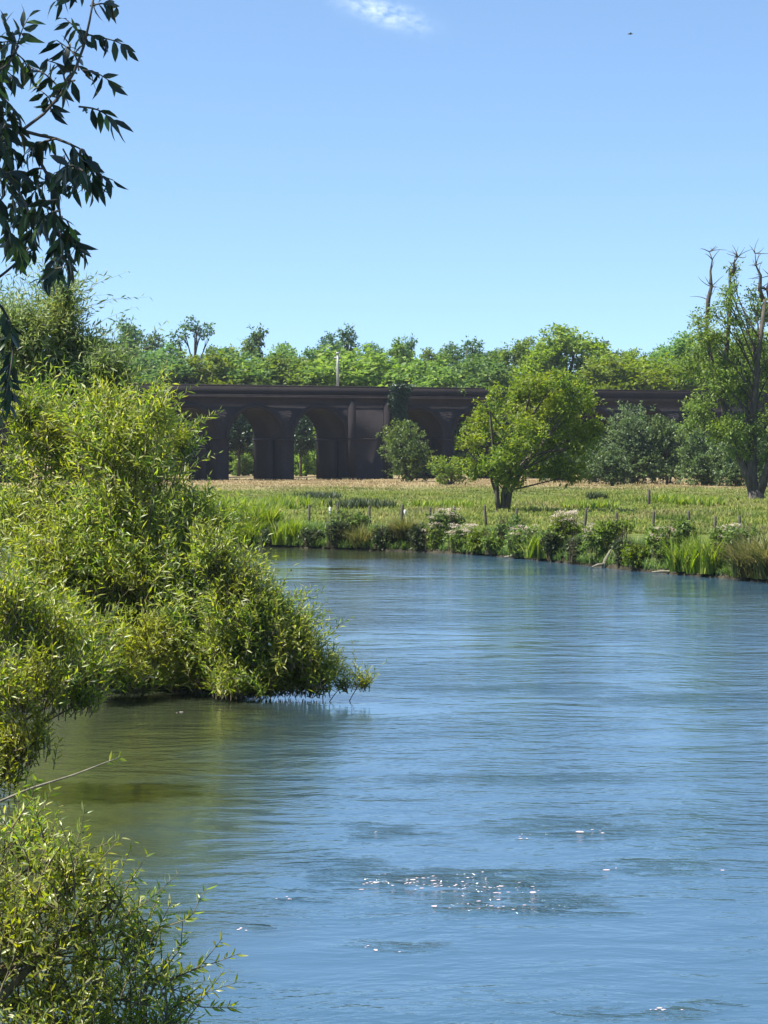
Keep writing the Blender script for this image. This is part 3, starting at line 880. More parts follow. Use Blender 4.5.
Y = 208.0
bp = at(757, 503, Y); bp[2] = .85
lst = [(704, 335, 17, 20), (690, 368, 16, 22), (729, 322, 13, 26), (730, 290, 7, 18), (752, 338, 16, 22), (766, 312, 18, 17), (716, 378, 22, 24), (748, 388, 24, 24), (700, 408, 18, 16), (733, 428, 24, 16),
       (768, 425, 20, 20), (698, 352, 12, 12), (778, 365, 18, 30), (795, 400, 20, 34), (720, 345, 12, 18), (712, 430, 14, 12), (742, 452, 16, 9), (785, 335, 18, 22), (770, 455, 18, 12), (690, 425, 10, 8), (806, 360, 18, 30), (760, 365, 14, 16), (735, 360, 12, 14), (733, 272, 6, 10), (724, 300, 8, 14), (752, 300, 8, 14), (712, 312, 8, 12), (745, 312, 10, 12), (696, 322, 8, 14)]
cl = px_clumps(bp, Y, lst, 71, 2.4)
t = thing('dead_topped_tree', 'tall old tree with bare dead spikes above its green crown, cut by the right edge', 'tree', bp)
rng = np.random.default_rng(72)
V, T = crown(rng, cl, 26000, .3, .14, per=12, spread=.8, shell=.4, droop=.2)
link('crown', mesh('dead_topped_tree_crown', V, T), M['tall'], t)
mb = MB()
A = [(757, 504), (752, 480), (752, 450), (753, 415), (757, 360), (763, 300)]
B = [(755, 492), (745, 470), (729, 430), (722, 395), (727, 345), (731, 300), (730, 268)]
Cc = [(724, 405), (716, 378), (709, 345), (707, 315)]
Dd = [(758, 498), (768, 465), (780, 420), (790, 370), (796, 330)]
for q, (s, r0, r1) in enumerate([(A, .6, .12), (B, .38, .09), (Cc, .22, .13), (Dd, .4, .1)]):
    p = px_path(bp, Y, s, 80 + q)
    mb.tube(p, np.linspace(r0, r1, len(p)), 8, .12, rng)
mb.tube(px_path(bp, Y, [(757, 508), (757, 500), (755, 490)], 85, 0), [1.0, .7, .55], 9, .1, rng)
limbs(mb, rng, px_path(bp, Y, A, 80), None, cl, .085, 4)
link('trunk', mb.mesh('dead_topped_tree_trunk', True), M['bark'], t)
spikes = [[(707, 318), (708, 300), (711, 287), (710, 272), (712, 260), (709, 252)], [(763, 302), (759, 290), (760, 276), (755, 266), (754, 254)], [(730, 275), (733, 270), (732, 264), (736, 258)], [(770, 300), (767, 290), (769, 276)]]
for q, s in enumerate(spikes):
    mb = MB(); p = px_path(bp, Y, s, 90 + q, .15)
    mb.tube(p, np.linspace(.19, .03, len(p)), 6, .2, rng)
    for _ in range(20):
        a = p[rng.integers(1, len(p))] * 1.0; e = a + nrm(rvec(rng, 1)[0] * np.array([1, .7, .6]) + [0, 0, .5]) * rng.uniform(.3, 1.5)
        mb.tube(curve3(a, (a + e) / 2 + rng.normal(0, .15, 3), e, 4), np.linspace(.04, .012, 4), 4)
    link('dead_limb', mb.mesh('dead_limb', True), M['bark'], t)

# ------------------------------------------------------------------ fence posts
def post_mesh(seed, h=1.1, r=.062):
    g = np.random.default_rng(seed)
    return MB().tube([(0, 0, -.4), (.01, 0, h * .4), (.0, .01, h - .06), (0, 0, h)], [r * 1.05, r, r * .93, r * .62], 9, .06, g).mesh('fence_post')


POSTS = [(277, 521, 'first fence post by the willow, thin and half sunk in bright reeds'), (309, 525, 'dark fence post behind the arching reeds left of the dark clump'), (338, 525, 'dark fence post rising over the dark clump on the bank'),
         (370, 526, 'dark fence post between the dark clump and the thick post'), (402, 526, 'thick dark fence post with the pale marker beside it'), (430, 527, 'fence post behind the brown sedge bank'),
         (455, 528, 'fence post left of the pale grassy bank top'), (486, 528, 'fence post just left of the field tree stems'), (517, 529, 'fence post just right of the field tree stems'), (585, 531, 'dark upright fence post below the small bush by the field tree'),
         (618, 533, 'dark fence post below the big dark-footed bush'), (653, 534, 'dark fence post below the right edge of the big bush'), (688, 536, 'dark fence post left of the tall reeds by the water'), (715, 539, 'dark fence post behind the tall reeds by the water'), (741, 541, 'last dark fence post above the large sedge tussock')]
pm = [post_mesh(q) for q in range(3)]
grp = 'wooden fence posts along the meadow edge'
for q, (px, py, lab) in enumerate(POSTS):
    Yp = F * (CH - .9) / (py - 1 - HY)
    o = link('fence_post', pm[q % 3], M['post'], None, (at(px, py, Yp)[0], Yp, .9))
    s = 1.25 if px == 402 else 1.0
    o.scale = (s * 1.1, s * 1.1, 1 + .04 * ((q * 7) % 5 - 2)); o.rotation_euler = (rad((q * 37) % 7 - 3), rad((q * 53) % 9 - 4), q)
    tag(o, lab, 'fence post', grp)
for px, py, lab in ((330, 516, 'short white marker post in the meadow above the dark clump'), (405, 519, 'short white marker post beside the thick dark fence post')):
    Yp = F * (CH - .9) / (py - HY)
    tag(link('marker_post', post_mesh(9, .55, .085), M['post_white'], None, (at(px, py, Yp)[0], Yp, .9)), lab, 'marker post')
Yp = F * (CH - .9) / (506 - HY)
tag(link('old_post', post_mesh(10, 1.2, .11), M['post'], None, (at(649, 506, Yp)[0], Yp, .9)), 'lone weathered post far out in the meadow beyond the fence', 'post')

# ------------------------------------------------------------------ riverside plants
def edge_y(px):
    py = np.interp(px, [q[0] for q in edge_px], [q[1] for q in edge_px])
    return F * CH / (py - HY)


def bank_plant(kind, px, w_px, h_px, label, back=.5, seed=0, z=None):
    r = np.random.default_rng(seed + 500)
    Yp = edge_y(px) + back
    x = (px - CX) / F * Yp
    zb = (.15 if back < .6 else .65 if back < 1.2 else .88) if z is None else z
    sc = F / Yp
    w, h = w_px / sc, h_px / sc
    name, cat = {'reed': ('reed_clump', 'reeds'), 'herb': ('herb_clump', 'wild plant'), 'flower': ('flowering_herb', 'wild flower'), 'sedge': ('sedge_tussock', 'sedge'), 'dark': ('dark_herb', 'wild plant')}[kind]
    t = thing(name, label, cat, (x, Yp, zb), 'wild plants along the far bank')
    if kind in ('reed', 'sedge'):
        n = 46 if kind == 'reed' else 90
        P = np.column_stack([r.normal(0, w * (.26 if kind == 'reed' else .16), n), r.normal(0, .25, n), np.zeros(n)])
        V, T = blades(r, P, h * 1.15, .075 if kind == 'reed' else .05, .6 if kind == 'reed' else 1.1, 7)
        V[:, 2] = np.maximum(V[:, 2], -.12)
        link('blades', mesh('blades', V, T), M['reed' if kind == 'reed' else 'sedge'], t)
    else:
        cl = [(r.uniform(-.38, .38) * w, r.uniform(-.3, .3), h * r.uniform(.2, .75), w * .24, w * .22, h * .26) for _ in range(8)] + [(0, 0, h * .4, w * .36, w * .3, h * .42)]
        V, T = crown(r, cl, 1900, .16, .085, per=9, spread=.22)
        V[:, 2] = np.maximum(V[:, 2], -.1)
        link('foliage', mesh('foliage', V, T), M['dark_herb' if kind == 'dark' else 'herb'], t)
        n = 60
        P0 = np.column_stack([r.uniform(-.4, .4, n) * w, r.uniform(-.25, .25, n), np.full(n, -.05)])
        P1 = P0 + np.column_stack([r.normal(0, .08, n), r.normal(0, .08, n), r.uniform(.6, 1.1, n) * h])
        V, T = twig_prisms(P0, P1, np.full(n, .014), np.full(n, .006))
        link('stems', mesh('stems', V, T), M['stem'], t)
        if kind == 'flower':
            m = 60; idx = np.repeat(np.arange(m), 14)
            c0 = P1[r.integers(0, n, m)] * np.array([1, 1, 1.02])
            P = c0[idx] + r.normal(0, 1, (len(idx), 3)) * np.array([.09, .09, .03])
            V, T = leaves_simple(P, nrm(rvec(r, len(idx)) * np.array([1, 1, .25])), np.tile([0, 0, 1.0], (len(idx), 1)) + rvec(r, len(idx)) * .3, np.full(len(idx), .07), np.full(len(idx), .055))
            link('blossom', mesh('blossom', V, T), M['flower'], t)
    return t


PLANTS = [
    ('reed', 212, 34, 26, 'bright reeds showing past the right edge of the willow', .4), ('herb', 232, 34, 20, 'green herb clump beside the bright reeds near the willow', .7),
    ('reed', 250, 34, 24, 'arching bright reeds at the water left of the fallen dark herbs', .4), ('dark', 272, 34, 15, 'low dark tangled herbs between two bright reed clumps', .3),
    ('reed', 292, 32, 27, 'fountain of bright reeds left of the small dark hollow', .4), ('dark', 312, 20, 16, 'small dark herb clump in the hollow beside the fountain of reeds', .2),
    ('dark', 337, 26, 29, 'dark upright herb clump standing alone at the bend of the bank', .2), ('sedge', 362, 28, 22, 'grey-green sedge right of the dark upright clump', .5),
    ('dark', 386, 30, 22, 'brownish dark herbs on the bank below the thick fence post', .4), ('sedge', 404, 26, 24, 'sedge tuft spilling over brown herbs below the thick post', .6),
    ('dark', 420, 24, 24, 'dark herb clump beside the brown sedge tuft', .2), ('flower', 437, 30, 25, 'tan-topped flowering clump right of the dark herb clump at mid bank', .5),
    ('flower', 462, 34, 25, 'pale-topped flowering herbs on the bank left of the field tree', .5), ('herb', 480, 24, 23, 'leafy herb clump between two stands of pale flowers', .4),
    ('herb', 497, 30, 24, 'leafy green herbs on the bank below the field tree', .4), ('flower', 524, 38, 28, 'broad stand of pale flowers just right below the field tree', .5),
    ('reed', 543, 22, 24, 'bright reed clump at the water beside the broad pale flowers', .2), ('dark', 556, 22, 30, 'dark stemmed herbs left of the gap in the bank', .4),
    ('dark', 578, 26, 30, 'dark herb clump right of the gap in the bank', .3), ('flower', 602, 38, 27, 'greyish pale flowers on the bank above the bleached stump', .6),
    ('dark', 624, 18, 34, 'narrow dark upright herb right of the bleached stump', .4), ('herb', 642, 34, 28, 'green herb clump right of the narrow dark herb', .4),
    ('flower', 664, 32, 30, 'pale flowers above the muddy ledge', .7), ('reed', 690, 36, 34, 'tall bright reeds above the muddy ledge', .5),
    ('reed', 712, 34, 38, 'tallest bright reeds left of the big sedge tussock', .3), ('flower', 728, 30, 34, 'pale flowers behind the tallest reeds', 1.0),
    ('sedge', 752, 44, 44, 'big brown-green arching sedge tussock at the right edge of the bank', .5), ('sedge', 776, 40, 48, 'big sedge tussock cut by the right edge', .4),
    ('flower', 566, 30, 30, 'pale flowers set back above the gap in the bank', 1.3), ('herb', 615, 30, 30, 'green herbs set back behind the greyish pale flowers', 1.4),
    ('herb', 680, 34, 32, 'green herbs set back behind the tall reeds', 1.4), ('herb', 350, 36, 22, 'green herbs set back behind the sedge', 1.3), ('flower', 445, 34, 24, 'pale grass flowers set back near mid bank', 1.4),
    ('herb', 745, 34, 34, 'green herbs set back above the big sedge tussock', 1.6), ('herb', 510, 34, 24, 'green herbs set back at the foot of the field tree fence', 1.4), ('reed', 265, 34, 26, 'tall reeds set back behind the dark tangled herbs', 1.6),
    ('reed', 222, 40, 30, 'tall reeds set back near the willow edge', 2.0),
]
for q, (kd, px, w, h, lab, bk) in enumerate(PLANTS):
    bank_plant(kd, px, w, h, lab, bk, q)

# low cover between them: one mass of leaves nobody could count
rng = np.random.default_rng(77)
pxs = rng.uniform(150, 860, 5200)
Yb = np.array([edge_y(p) for p in pxs]) + rng.uniform(-.05, 2.4, len(pxs))
P = np.column_stack([(pxs - CX) / F * Yb, Yb, np.zeros(len(pxs))])
rel = Yb - np.array([edge_y(p) for p in pxs])
P[:, 2] = np.interp(rel, [.1, .5, .8, 1.3], [.1, .2, .6, .88])
V, T = blades(rng, P, rng.uniform(.25, .6, len(P)), .06, .7, 7)
tag(link('bank_vegetation', mesh('bank_vegetation', V, T), M['herb']), kind='stuff')

# meadow grass
n = 36000
Yg_ = 128 + (330 - 128) * rng.uniform(0, 1, n) ** 1.25
pg = rng.uniform(120, 850, n)
keep = Yg_ > np.array([edge_y(min(p, 768)) for p in pg]) + 1.0
Yg_, pg = Yg_[keep], pg[keep]
x = (pg - CX) / F * Yg_
P = np.column_stack([x, Yg_, meadow_z(x, Yg_) - .02])
tall = .22 + .18 * (np.sin(x * .35 + 1.0) * np.sin(Yg_ * .09) > .2) * rng.uniform(.4, 1, len(x)) + .12 * (Yg_ < 215) * rng.uniform(0, 1, len(x))
V, T = blades(rng, P, tall, .085, .6, 5, 2)
tag(link('meadow_grass', mesh('meadow_grass', V, T), M['grass']), kind='stuff')

# taller rush beds standing in the meadow
for q, (px, py, w, h, lab) in enumerate([(225, 512, 60, 22, 'tall rushes in the meadow beside the willow edge'), (282, 508, 52, 18, 'rush bed in the meadow above the fountain of reeds'), (318, 500, 44, 12, 'dark rush patch in the dry grass below the third arch'),
                                         (360, 508, 60, 14, 'rush bed in the meadow above the lone dark clump'), (446, 508, 60, 12, 'rush bed in the meadow left of the field tree'), (588, 508, 50, 12, 'rush bed in the meadow right of the field tree'),
                                         (668, 503, 48, 14, 'pale rush bed in the meadow below the big bushes'), (700, 506, 40, 14, 'rush bed left of the dead-topped tree trunk'), (595, 500, 14, 12, 'small dark thistle clump in the meadow below the big bush')]):
    Yp = F * (CH - .9) / (py - HY); r = np.random.default_rng(700 + q)
    sc = F / Yp
    nb = 130 if w > 20 else 40
    P = np.column_stack([r.normal(0, w / sc * .27, nb), r.normal(0, 2.2 if w > 20 else .3, nb), np.zeros(nb)])
    V, T = blades(r, P, h / sc * .8, .1, .5, 7)
    t = thing('rush_bed', lab, 'rushes', ((px - CX) / F * Yp, Yp, .88), 'rush beds in the meadow')
    link('blades', mesh('blades', V, T), M['dark_herb' if 'dark' in lab else 'reed'], t)

# bleached stump, driftwood and mud ledge at the waterline
Ys = edge_y(608) + .1
st = thing('stump', 'bleached dead stump leaning at the water edge below the greyish flowers', 'stump', ((606 - CX) / F * Ys, Ys, .05))
rng = np.random.default_rng(9)
link('trunk', MB().tube([(-.1, 0, -.2), (0, 0, .3), (.12, 0, .55), (.22, 0, .75)], [.13, .09, .06, .03], 7, .15, rng).mesh('stump_trunk', True), M['stem_pale'], st)
link('root', MB().tube([(-.05, 0, .1), (-.35, -.1, .1), (-.6, -.1, 0)], [.08, .06, .03], 6, .15, rng).mesh('stump_root', True), M['stem_pale'], st)
for px, ln, lab in ((668, 1.3, 'pale driftwood log lying on the muddy ledge below the tall reeds'), (516, 1.1, 'pale driftwood log at the waterline below the field tree')):
    Ys = edge_y(px) - .15
    o = link('driftwood', MB().tube([(-ln / 2, 0, 0), (-ln * .2, .05, .03), (ln * .2, -.04, .02), (ln / 2, .02, 0)], [.03, .06, .055, .02], 7, .2, rng).mesh('driftwood', True), M['stem_pale'], None, ((px - CX) / F * Ys, Ys, .08))
    tag(o, lab, 'driftwood', 'driftwood along the far bank')

# ------------------------------------------------------------------ willows of the near bank
def willow_thing(name, label, base, Y, blobs_px, n, slen, L, W, mat, seed, ysp=1.0, stems_n=14, sr=.045, fine=False, per=16, **kw):
    r = np.random.default_rng(seed)
    base = np.array(base, float)
    bl = []
    for b in blobs_px:
        cx, cy, rx, rz = b[:4]
        yo = b[4] if len(b) > 4 else r.uniform(-ysp, ysp)
        p = at(cx, cy, Y + yo) - base
        a, c = rx / F * Y, rz / F * Y
        bl.append((p[0], p[1], p[2] , a, a * .9, c))
    t = thing(name, label, 'willow', base, 'willow bushes on the near bank')
    ws = willow(r, [(b[0] + base[0], b[1] + base[1], b[2] + base[2], *b[3:]) for b in bl], n, slen, L, W, per, **kw)
    P, D, U, LL, WW = ws[0]
    ok = P[:, 2] > .03
    V, T = (leaves_fine if fine else leaves_simple)(P[ok] - base, D[ok], U[ok], LL[ok], WW[ok])
    link('foliage', mesh(name + '_foliage', V, T), M[mat], t)
    link('shoots', mesh(name + '_shoots', ws[1][0] - base, ws[1][1]), M['stem'], t)
    mb = MB()
    for q in range(stems_n):
        b = bl[q % len(bl)]
        e = np.array(b[:3]) + np.array(b[3:]) * rvec(r, 1)[0] * .6
        s0 = np.array([r.normal(0, .35) + e[0] * .25, r.normal(0, .3) + e[1] * .3, -.1])
        mid = np.array([s0[0] * .6 + e[0] * .4, s0[1] * .6 + e[1] * .4, e[2] * .55])
        mb.tube(curve3(s0, mid, e, 8), np.linspace(sr, .008, 8), 5, .1, r)
    link('stems', mb.mesh(name + '_stems', True), M['stem'], t)
    return t


# big willow
big = [(60, 455, 70, 55), (130, 450, 62, 50), (152, 470, 34, 56), (200, 505, 17, 30), (184, 445, 12, 24), (222, 530, 16, 22), (110, 580, 60, 40, -1), (60, 560, 60, 40, -1), (185, 590, 40, 40, -1), (40, 540, 80, 70), (120, 540, 85, 75), (185, 545, 45, 60), (60, 620, 75, 65), (140, 620, 80, 60), (190, 620, 50, 60), (105, 410, 40, 22), (150, 412, 26, 20), (30, 410, 50, 30), (80, 660, 60, 30), (160, 668, 60, 22), (205, 600, 35, 55), (105, 670, 30, 24, -3), (140, 680, 34, 20, -3), (185, 682, 40, 20, -2), (225, 684, 30, 18, -2), (70, 640, 40, 40, -4), (150, 640, 40, 36, -2.5), (205, 655, 30, 30, -2.2)]
willow_thing('willow', 'big yellow-green willow bush filling the near bank before the viaduct end', (-5.6, 57.5, .3), 57, big, 4600, 1.25, .25, .052, 'willow', 101, 1.6, 34, per=15, jit=.6, shell=.36, droop=.4)
tallw = [(20, 345, 45, 42), (70, 352, 36, 32), (62, 318, 8, 24), (62, 312, 13, 26, .3), (63, 300, 9, 22, 0), (62, 325, 15, 26, -.3), (63, 308, 9, 24, .5), (105, 370, 30, 22), (10, 310, 25, 18), (45, 400, 60, 30), (95, 400, 40, 20)]
willow_thing('willow', 'tall greyer willow with an upright tip rising behind the big willow', (-10.5, 74, .9), 74, tallw, 1900, 1.6, .3, .06, 'willow_grey', 102, 1.5, 16, up=1.0, per=14, jit=.6, shell=.4, droop=.4)
lobe = [(235, 600, 34, 36), (265, 628, 36, 36), (295, 652, 30, 28), (230, 652, 42, 38), (262, 668, 45, 22), (318, 674, 18, 14), (215, 560, 22, 26), (250, 575, 16, 18), (280, 682, 40, 14), (240, 686, 40, 14), (315, 686, 20, 10), (300, 630, 16, 14)]
willow_thing('willow', 'low willow lobe leaning out over the water from the big willow', (-2.4, 54.6, .2), 54, lobe, 1700, 1.0, .22, .047, 'willow', 103, .6, 8, sr=.02, per=13, jit=.6, shell=.36)
tip = [(330, 672, 14, 16), (345, 684, 12, 9), (362, 682, 12, 9)]
willow_thing('willow', 'sparse yellow willow shoots standing in the water at the tip of the low lobe', (-1.25, 54.0, .02), 53.8, tip, 130, .55, .13, .03, 'willow_bright', 104, .2, 3, sr=.01, per=12, jit=.5)
mid = [(20, 625, 50, 30), (60, 650, 42, 36), (20, 690, 50, 40), (75, 690, 30, 25), (25, 745, 36, 28), (10, 600, 30, 25), (-40, 680, 60, 80), (95, 668, 16, 16), (4, 765, 26, 26), (-15, 795, 34, 30)]
willow_thing('willow', 'bright leafy willow in front of the big willow at the left edge', (-6.9, 40, .4), 39, mid, 1300, .85, .17, .04, 'willow_bright', 105, .7, 16, per=13, jit=.6, shell=.4)
low = [(20, 850, 50, 45), (60, 880, 55, 50), (25, 940, 60, 60), (90, 930, 55, 50), (60, 990, 80, 50), (130, 985, 55, 45), (140, 935, 28, 25), (110, 890, 24, 22), (-40, 930, 60, 110), (40, 1050, 90, 50), (140, 1050, 60, 40)]
nearw = willow_thing('willow', 'near willow shrub with loose twigs over the water in the bottom left corner', (-4.3, 23.5, .4), 22.5, low, 950, .55,   .115, .026, 'willow_bright', 106, .45, 18, fine=True, per=12, jit=.65, shell=.42)


def twig_with_leaves(parent, Yt, pts, L, W, mat, seed, every=7, r0=.012, leafy=(0, 1)):
    """A long twig drawn through photo pixels at distance Yt, with leaves along it."""
    r = np.random.default_rng(seed)
    base = np.array(parent.location)
    P = np.array([at(x, y, Yt + r.normal(0, .06)) for x, y in pts])
    d = np.r_[0, np.cumsum(np.linalg.norm(np.diff(P, axis=0), axis=1))]
    tt = np.linspace(0, d[-1], 24)
    Q = np.stack([np.interp(tt, d, P[:, i]) for i in range(3)], 1)
    Q = np.array([Q[max(0, i - 1):i + 2].mean(0) if 0 < i < 23 else Q[i] for i in range(24)])
    link('twig', MB().tube(Q - base, np.linspace(r0, r0 * .3, 24), 5).mesh('twig', True), M['stem_pale' if every > 20 else 'stem'], parent)
    n = int(d[-1] / (every / F * Yt)) + 3
    s = np.sort(r.uniform(leafy[0], leafy[1], n)) * d[-1]
    A = np.stack([np.interp(s, tt, Q[:, i]) for i in range(3)], 1)
    dd = nrm(np.stack([np.interp(np.minimum(s + .02, d[-1]), tt, Q[:, i]) for i in range(3)], 1) - np.stack([np.interp(s - .02, tt, Q[:, i]) for i in range(3)], 1))
    sg = np.where(np.arange(n) % 2, 1, -1)[:, None]
    perp = nrm(np.cross(dd, np.tile([0, 1.0, 0], (n, 1))))
    D = nrm(dd * .7 + perp * sg * .7 + rvec(r, n) * .35)
    V, T = leaves_fine(A - base, D, rvec(r, n), L * r.uniform(.7, 1.2, n), W * r.uniform(.8, 1.2, n))
    link('foliage', mesh('twig_foliage', V, T), M[mat], parent)


for q, pts in enumerate([[(0, 960), (60, 958), (115, 962), (160, 985), (190, 1000), (236, 985)], [(70, 965), (110, 930), (150, 900), (178, 875)], [(120, 962), (160, 930), (190, 920), (205, 890)], [(165, 985), (200, 968), (222, 940)],
                        [(160, 985), (185, 975), (228, 960), (240, 955)], [(60, 870), (75, 845), (80, 830), (84, 810)], [(60, 880), (90, 850), (115, 842)], [(180, 998), (200, 1010), (236, 1010)], [(90, 905), (120, 885), (140, 878)], [(150, 990), (180, 950), (182, 920)], [(100, 1000), (160, 1010), (200, 1024)], [(130, 965), (150, 945), (170, 905)],
                        [(20, 850), (40, 810), (52, 790)], [(10, 830), (30, 800), (36, 780)]]):
    twig_with_leaves(nearw, 22.2, pts, .1, .022, 'willow_bright' if q % 3 != 2 else 'willow', 300 + q, 3.2, .008)
twig_with_leaves(nearw, 24.5, [(-10, 806), (30, 789), (75, 775), (108, 762), (120, 758)], .09, .026, 'willow_bright', 320, 24, .014, (.85, 1))

# ------------------------------------------------------------------ tree overhanging the camera at the top left
Yt = 8.0
tb = np.array([-3.9, 7.4, 3.0])
ov = thing('overhanging_tree', 'dark drooping branch of an overhanging tree in the top left corner', 'tree', tb)
rng = np.random.default_rng(401)
leafP, leafD, leafU, leafL = [], [], [], []
tw = MB()


def smooth(pts, n=10):
    P = np.array(pts, float); d = np.r_[0, np.cumsum(np.linalg.norm(np.diff(P, axis=0), axis=1))]
    t = np.linspace(0, d[-1], n); Q = np.stack([np.interp(t, d, P[:, i]) for i in range(P.shape[1])], 1)
    for _ in range(2):
        Q[1:-1] = (Q[:-2] + 2 * Q[1:-1] + Q[2:]) / 4
    return Q


def rachis(pts, Yr, gap=10, L=.07, droop=.8, r=.0022, up=False):
    """Leaf stalk through photo pixels with paired hanging leaflets and an end leaflet."""
    q = smooth(pts, 8)
    P = np.array([at(a, b, Yr + .02 * i) for i, (a, b) in enumerate(q)])
    tw.tube(P - tb, np.linspace(r * 1.5, r * .7, 8), 4)
    d = np.r_[0, np.cumsum(np.linalg.norm(np.diff(P, axis=0), axis=1))]
    n = max(3, int(d[-1] / (gap / F * Yr)))
    for k in range(n + 1):
        s = d[-1] * (.12 + .88 * k / n)
        a = np.array([np.interp(s, d, P[:, i]) for i in range(3)])
        b = np.array([np.interp(max(0, s - .03), d, P[:, i]) for i in range(3)])
        dd = nrm(a - b + 1e-6)
        for sg in ((1, -1) if k < n else (0,)):
            pr = nrm(np.cross(dd, np.array([0, 1.0, 0]) + rng.normal(0, .5, 3)))
            D = nrm(dd * (.55 if sg else 1) + pr * sg * .75 + np.array([0, 0, -droop * rng.uniform(.5, 1.3)]) + rng.normal(0, .22, 3))
            leafP.append(a - tb); leafD.append(D); leafU.append(rvec(rng, 1)[0] * .8 + np.array([0, -.5, .4])); leafL.append(L * rng.uniform(.7, 1.15))


def branch(pts, r0, r1, Yr):
    q = smooth(pts, 14)
    P = np.array([at(a, b, Yr + .02 * math.sin(i)) for i, (a, b) in enumerate(q)])
    tw.tube(P - tb, np.linspace(r0, r1, 14), 6)
    return q


S1 = branch([(-120, 200), (-40, 160), (34, 130), (51, 113), (63, 99), (76, 79), (87, 50), (92, 16), (95, 2), (100, -30)], .008, .003, Yt)
for pts, up in [([(79, 34), (103, 40), (122, 43), (128, 50)], 0), ([(84, 72), (98, 74), (113, 84)], 0), ([(80, 108), (100, 110), (119, 126)], 0), ([(92, 8), (104, 5), (118, 9)], 0), ([(84, -10), (72, -4), (58, 3)], 0),
                ([(78, 75), (62, 66), (48, 62)], 0), ([(66, 95), (46, 74), (30, 68)], 0), ([(80, 72), (78, 56), (58, 42)], 0), ([(87, 45), (76, 28), (68, 22)], 0), ([(52, 113), (52, 100), (42, 92)], 0), ([(76, 82), (66, 84), (60, 96)], 0)]:
    rachis(pts, Yt + rng.uniform(-.15, .15), 10)
rachis([(18, 50), (24, 30), (30, 20)], Yt - .2, 12, .075, .05)
rachis([(18, 55), (10, 38), (4, 22)], Yt - .2, 12, .075, .1)
S2 = branch([(-100, 60), (-30, 110), (20, 132), (50, 140), (78, 140), (86, 158), (84, 172)], .010, .003, Yt + .1)
S3 = branch([(20, 132), (40, 160), (56, 190), (62, 215), (62, 240), (63, 268)], .007, .002, Yt + .15)
S4 = branch([(-60, 150), (0, 165), (20, 190), (34, 220), (38, 250)], .008, .002, Yt - .1)
S5 = branch([(-40, 300), (0, 278), (18, 263), (30, 248)], .006, .003, Yt)
S6 = branch([(-60, 60), (-20, 72), (8, 72), (16, 55), (20, 48)], .008, .003, Yt - .15)
rachis([(82, 150), (92, 172), (100, 176), (114, 181)], Yt, 10)
rachis([(64, 150), (76, 172), (92, 182)], Yt, 10)
for S_, k0, num, ln in ((S2, 3, 10, 36), (S3, 2, 10, 34), (S4, 3, 10, 34), (S6, 3, 7, 26), (S2, 2, 4, 40)):
    for _ in range(num):
        a = S_[rng.integers(k0, len(S_))]
        th = rng.uniform(-.6, 3.7); l = ln * rng.uniform(.7, 1.25)
        e = a + np.array([math.cos(th) * l * .75, math.sin(th) * l * .8 + 4])
        m2 = (a + e) / 2 + np.array([0, -5])
        rachis([tuple(a), tuple(m2), tuple(e)], Yt + rng.uniform(-.35, .35), 9)
for _ in range(14):     # hanging masses at the very edge
    a = np.array([rng.uniform(-25, 14), rng.uniform(95, 235)])
    rachis([tuple(a), tuple(a + [8, 8]), tuple(a + [rng.uniform(-6, 16), 32])], Yt + rng.uniform(-.3, .3), 9)
rachis([(52, 205), (60, 232), (60, 256)], Yt, 9); rachis([(68, 222), (76, 240), (84, 258)], Yt, 9)
S7 = branch([(-60, 250), (-20, 285), (6, 308), (16, 335), (10, 380), (4, 405)], .007, .002, Yt)
for _ in range(8):
    a = S7[rng.integers(3, 13)]
    rachis([tuple(a), tuple(a + [rng.uniform(-10, 6), 12]), tuple(a + [rng.uniform(-14, 6), 24])], Yt + rng.uniform(-.2, .2), 10, .062)
n = len(leafP)
V, T = leaves_fine(np.array(leafP), np.array(leafD), nrm(np.array(leafU)), np.array(leafL), np.array(leafL) * rng.uniform(.26, .36, n), .25)
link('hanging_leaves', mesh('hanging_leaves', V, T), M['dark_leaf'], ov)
link('twigs', tw.mesh('twigs', True), M['bark'], ov)
# its trunk, boughs and the crown above the picture that keeps the branch in shade
mb = MB()
tr = np.array([[0, 0, -.5], [.05, .1, 1.2], [.25, .3, 2.6], [.5, .7, 4.2], [.8, 1.2, 6.0]])
mb.tube(tr, [.3, .24, .2, .15, .06], 9, .08, rng)
for (a, b, c) in ((1.9, .2, 1.05), (2.1, .6, .5), (1.6, -.3, .05)):
    e = np.array([at(-110, 200, 8)[0] - tb[0], .5 + .1 * c, at(0, 190, 8)[2] - tb[2] + c * .5])
    mb.tube(curve3(tr[1] + [0, 0, c * .8], (tr[1] + e) / 2 + [0, 0, .7], e, 8), np.linspace(.07, .012, 8), 6)
cl = [(x, y, z, rx, ry, rz) for (x, y, z, rx, ry, rz) in [(1.2, 2.2, 5.6, 1.5, 1.4, .7), (2.2, 2.4, 5.4, 1.2, 1.3, .6), (.2, 2.6, 5.3, 1.4, 1.3, .8), (-.9, 2.0, 5.0, 1.5, 1.3, .9), (1.6, .9, 5.2, 1.4, 1.2, .5), (.4, .6, 6.2, 1.5, 1.4, .8), (2.6, 1.5, 5.9, 1.2, 1.2, .6), (-1.5, .4, 4.6, 1.4, 1.4, 1.0), (-.4, 3.6, 5.9, 1.4, 1.2, .8), (1.5, 3.4, 6.3, 1.4, 1.2, .7)]]
limbs(mb, rng, tr, None, cl, .08, 5)
V, T = crown(rng, cl, 15000, .16, .065, per=11, spread=.35, shell=.4)
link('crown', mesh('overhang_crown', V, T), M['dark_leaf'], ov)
link('trunk', mb.mesh('overhang_trunk', True), M['bark'], ov)

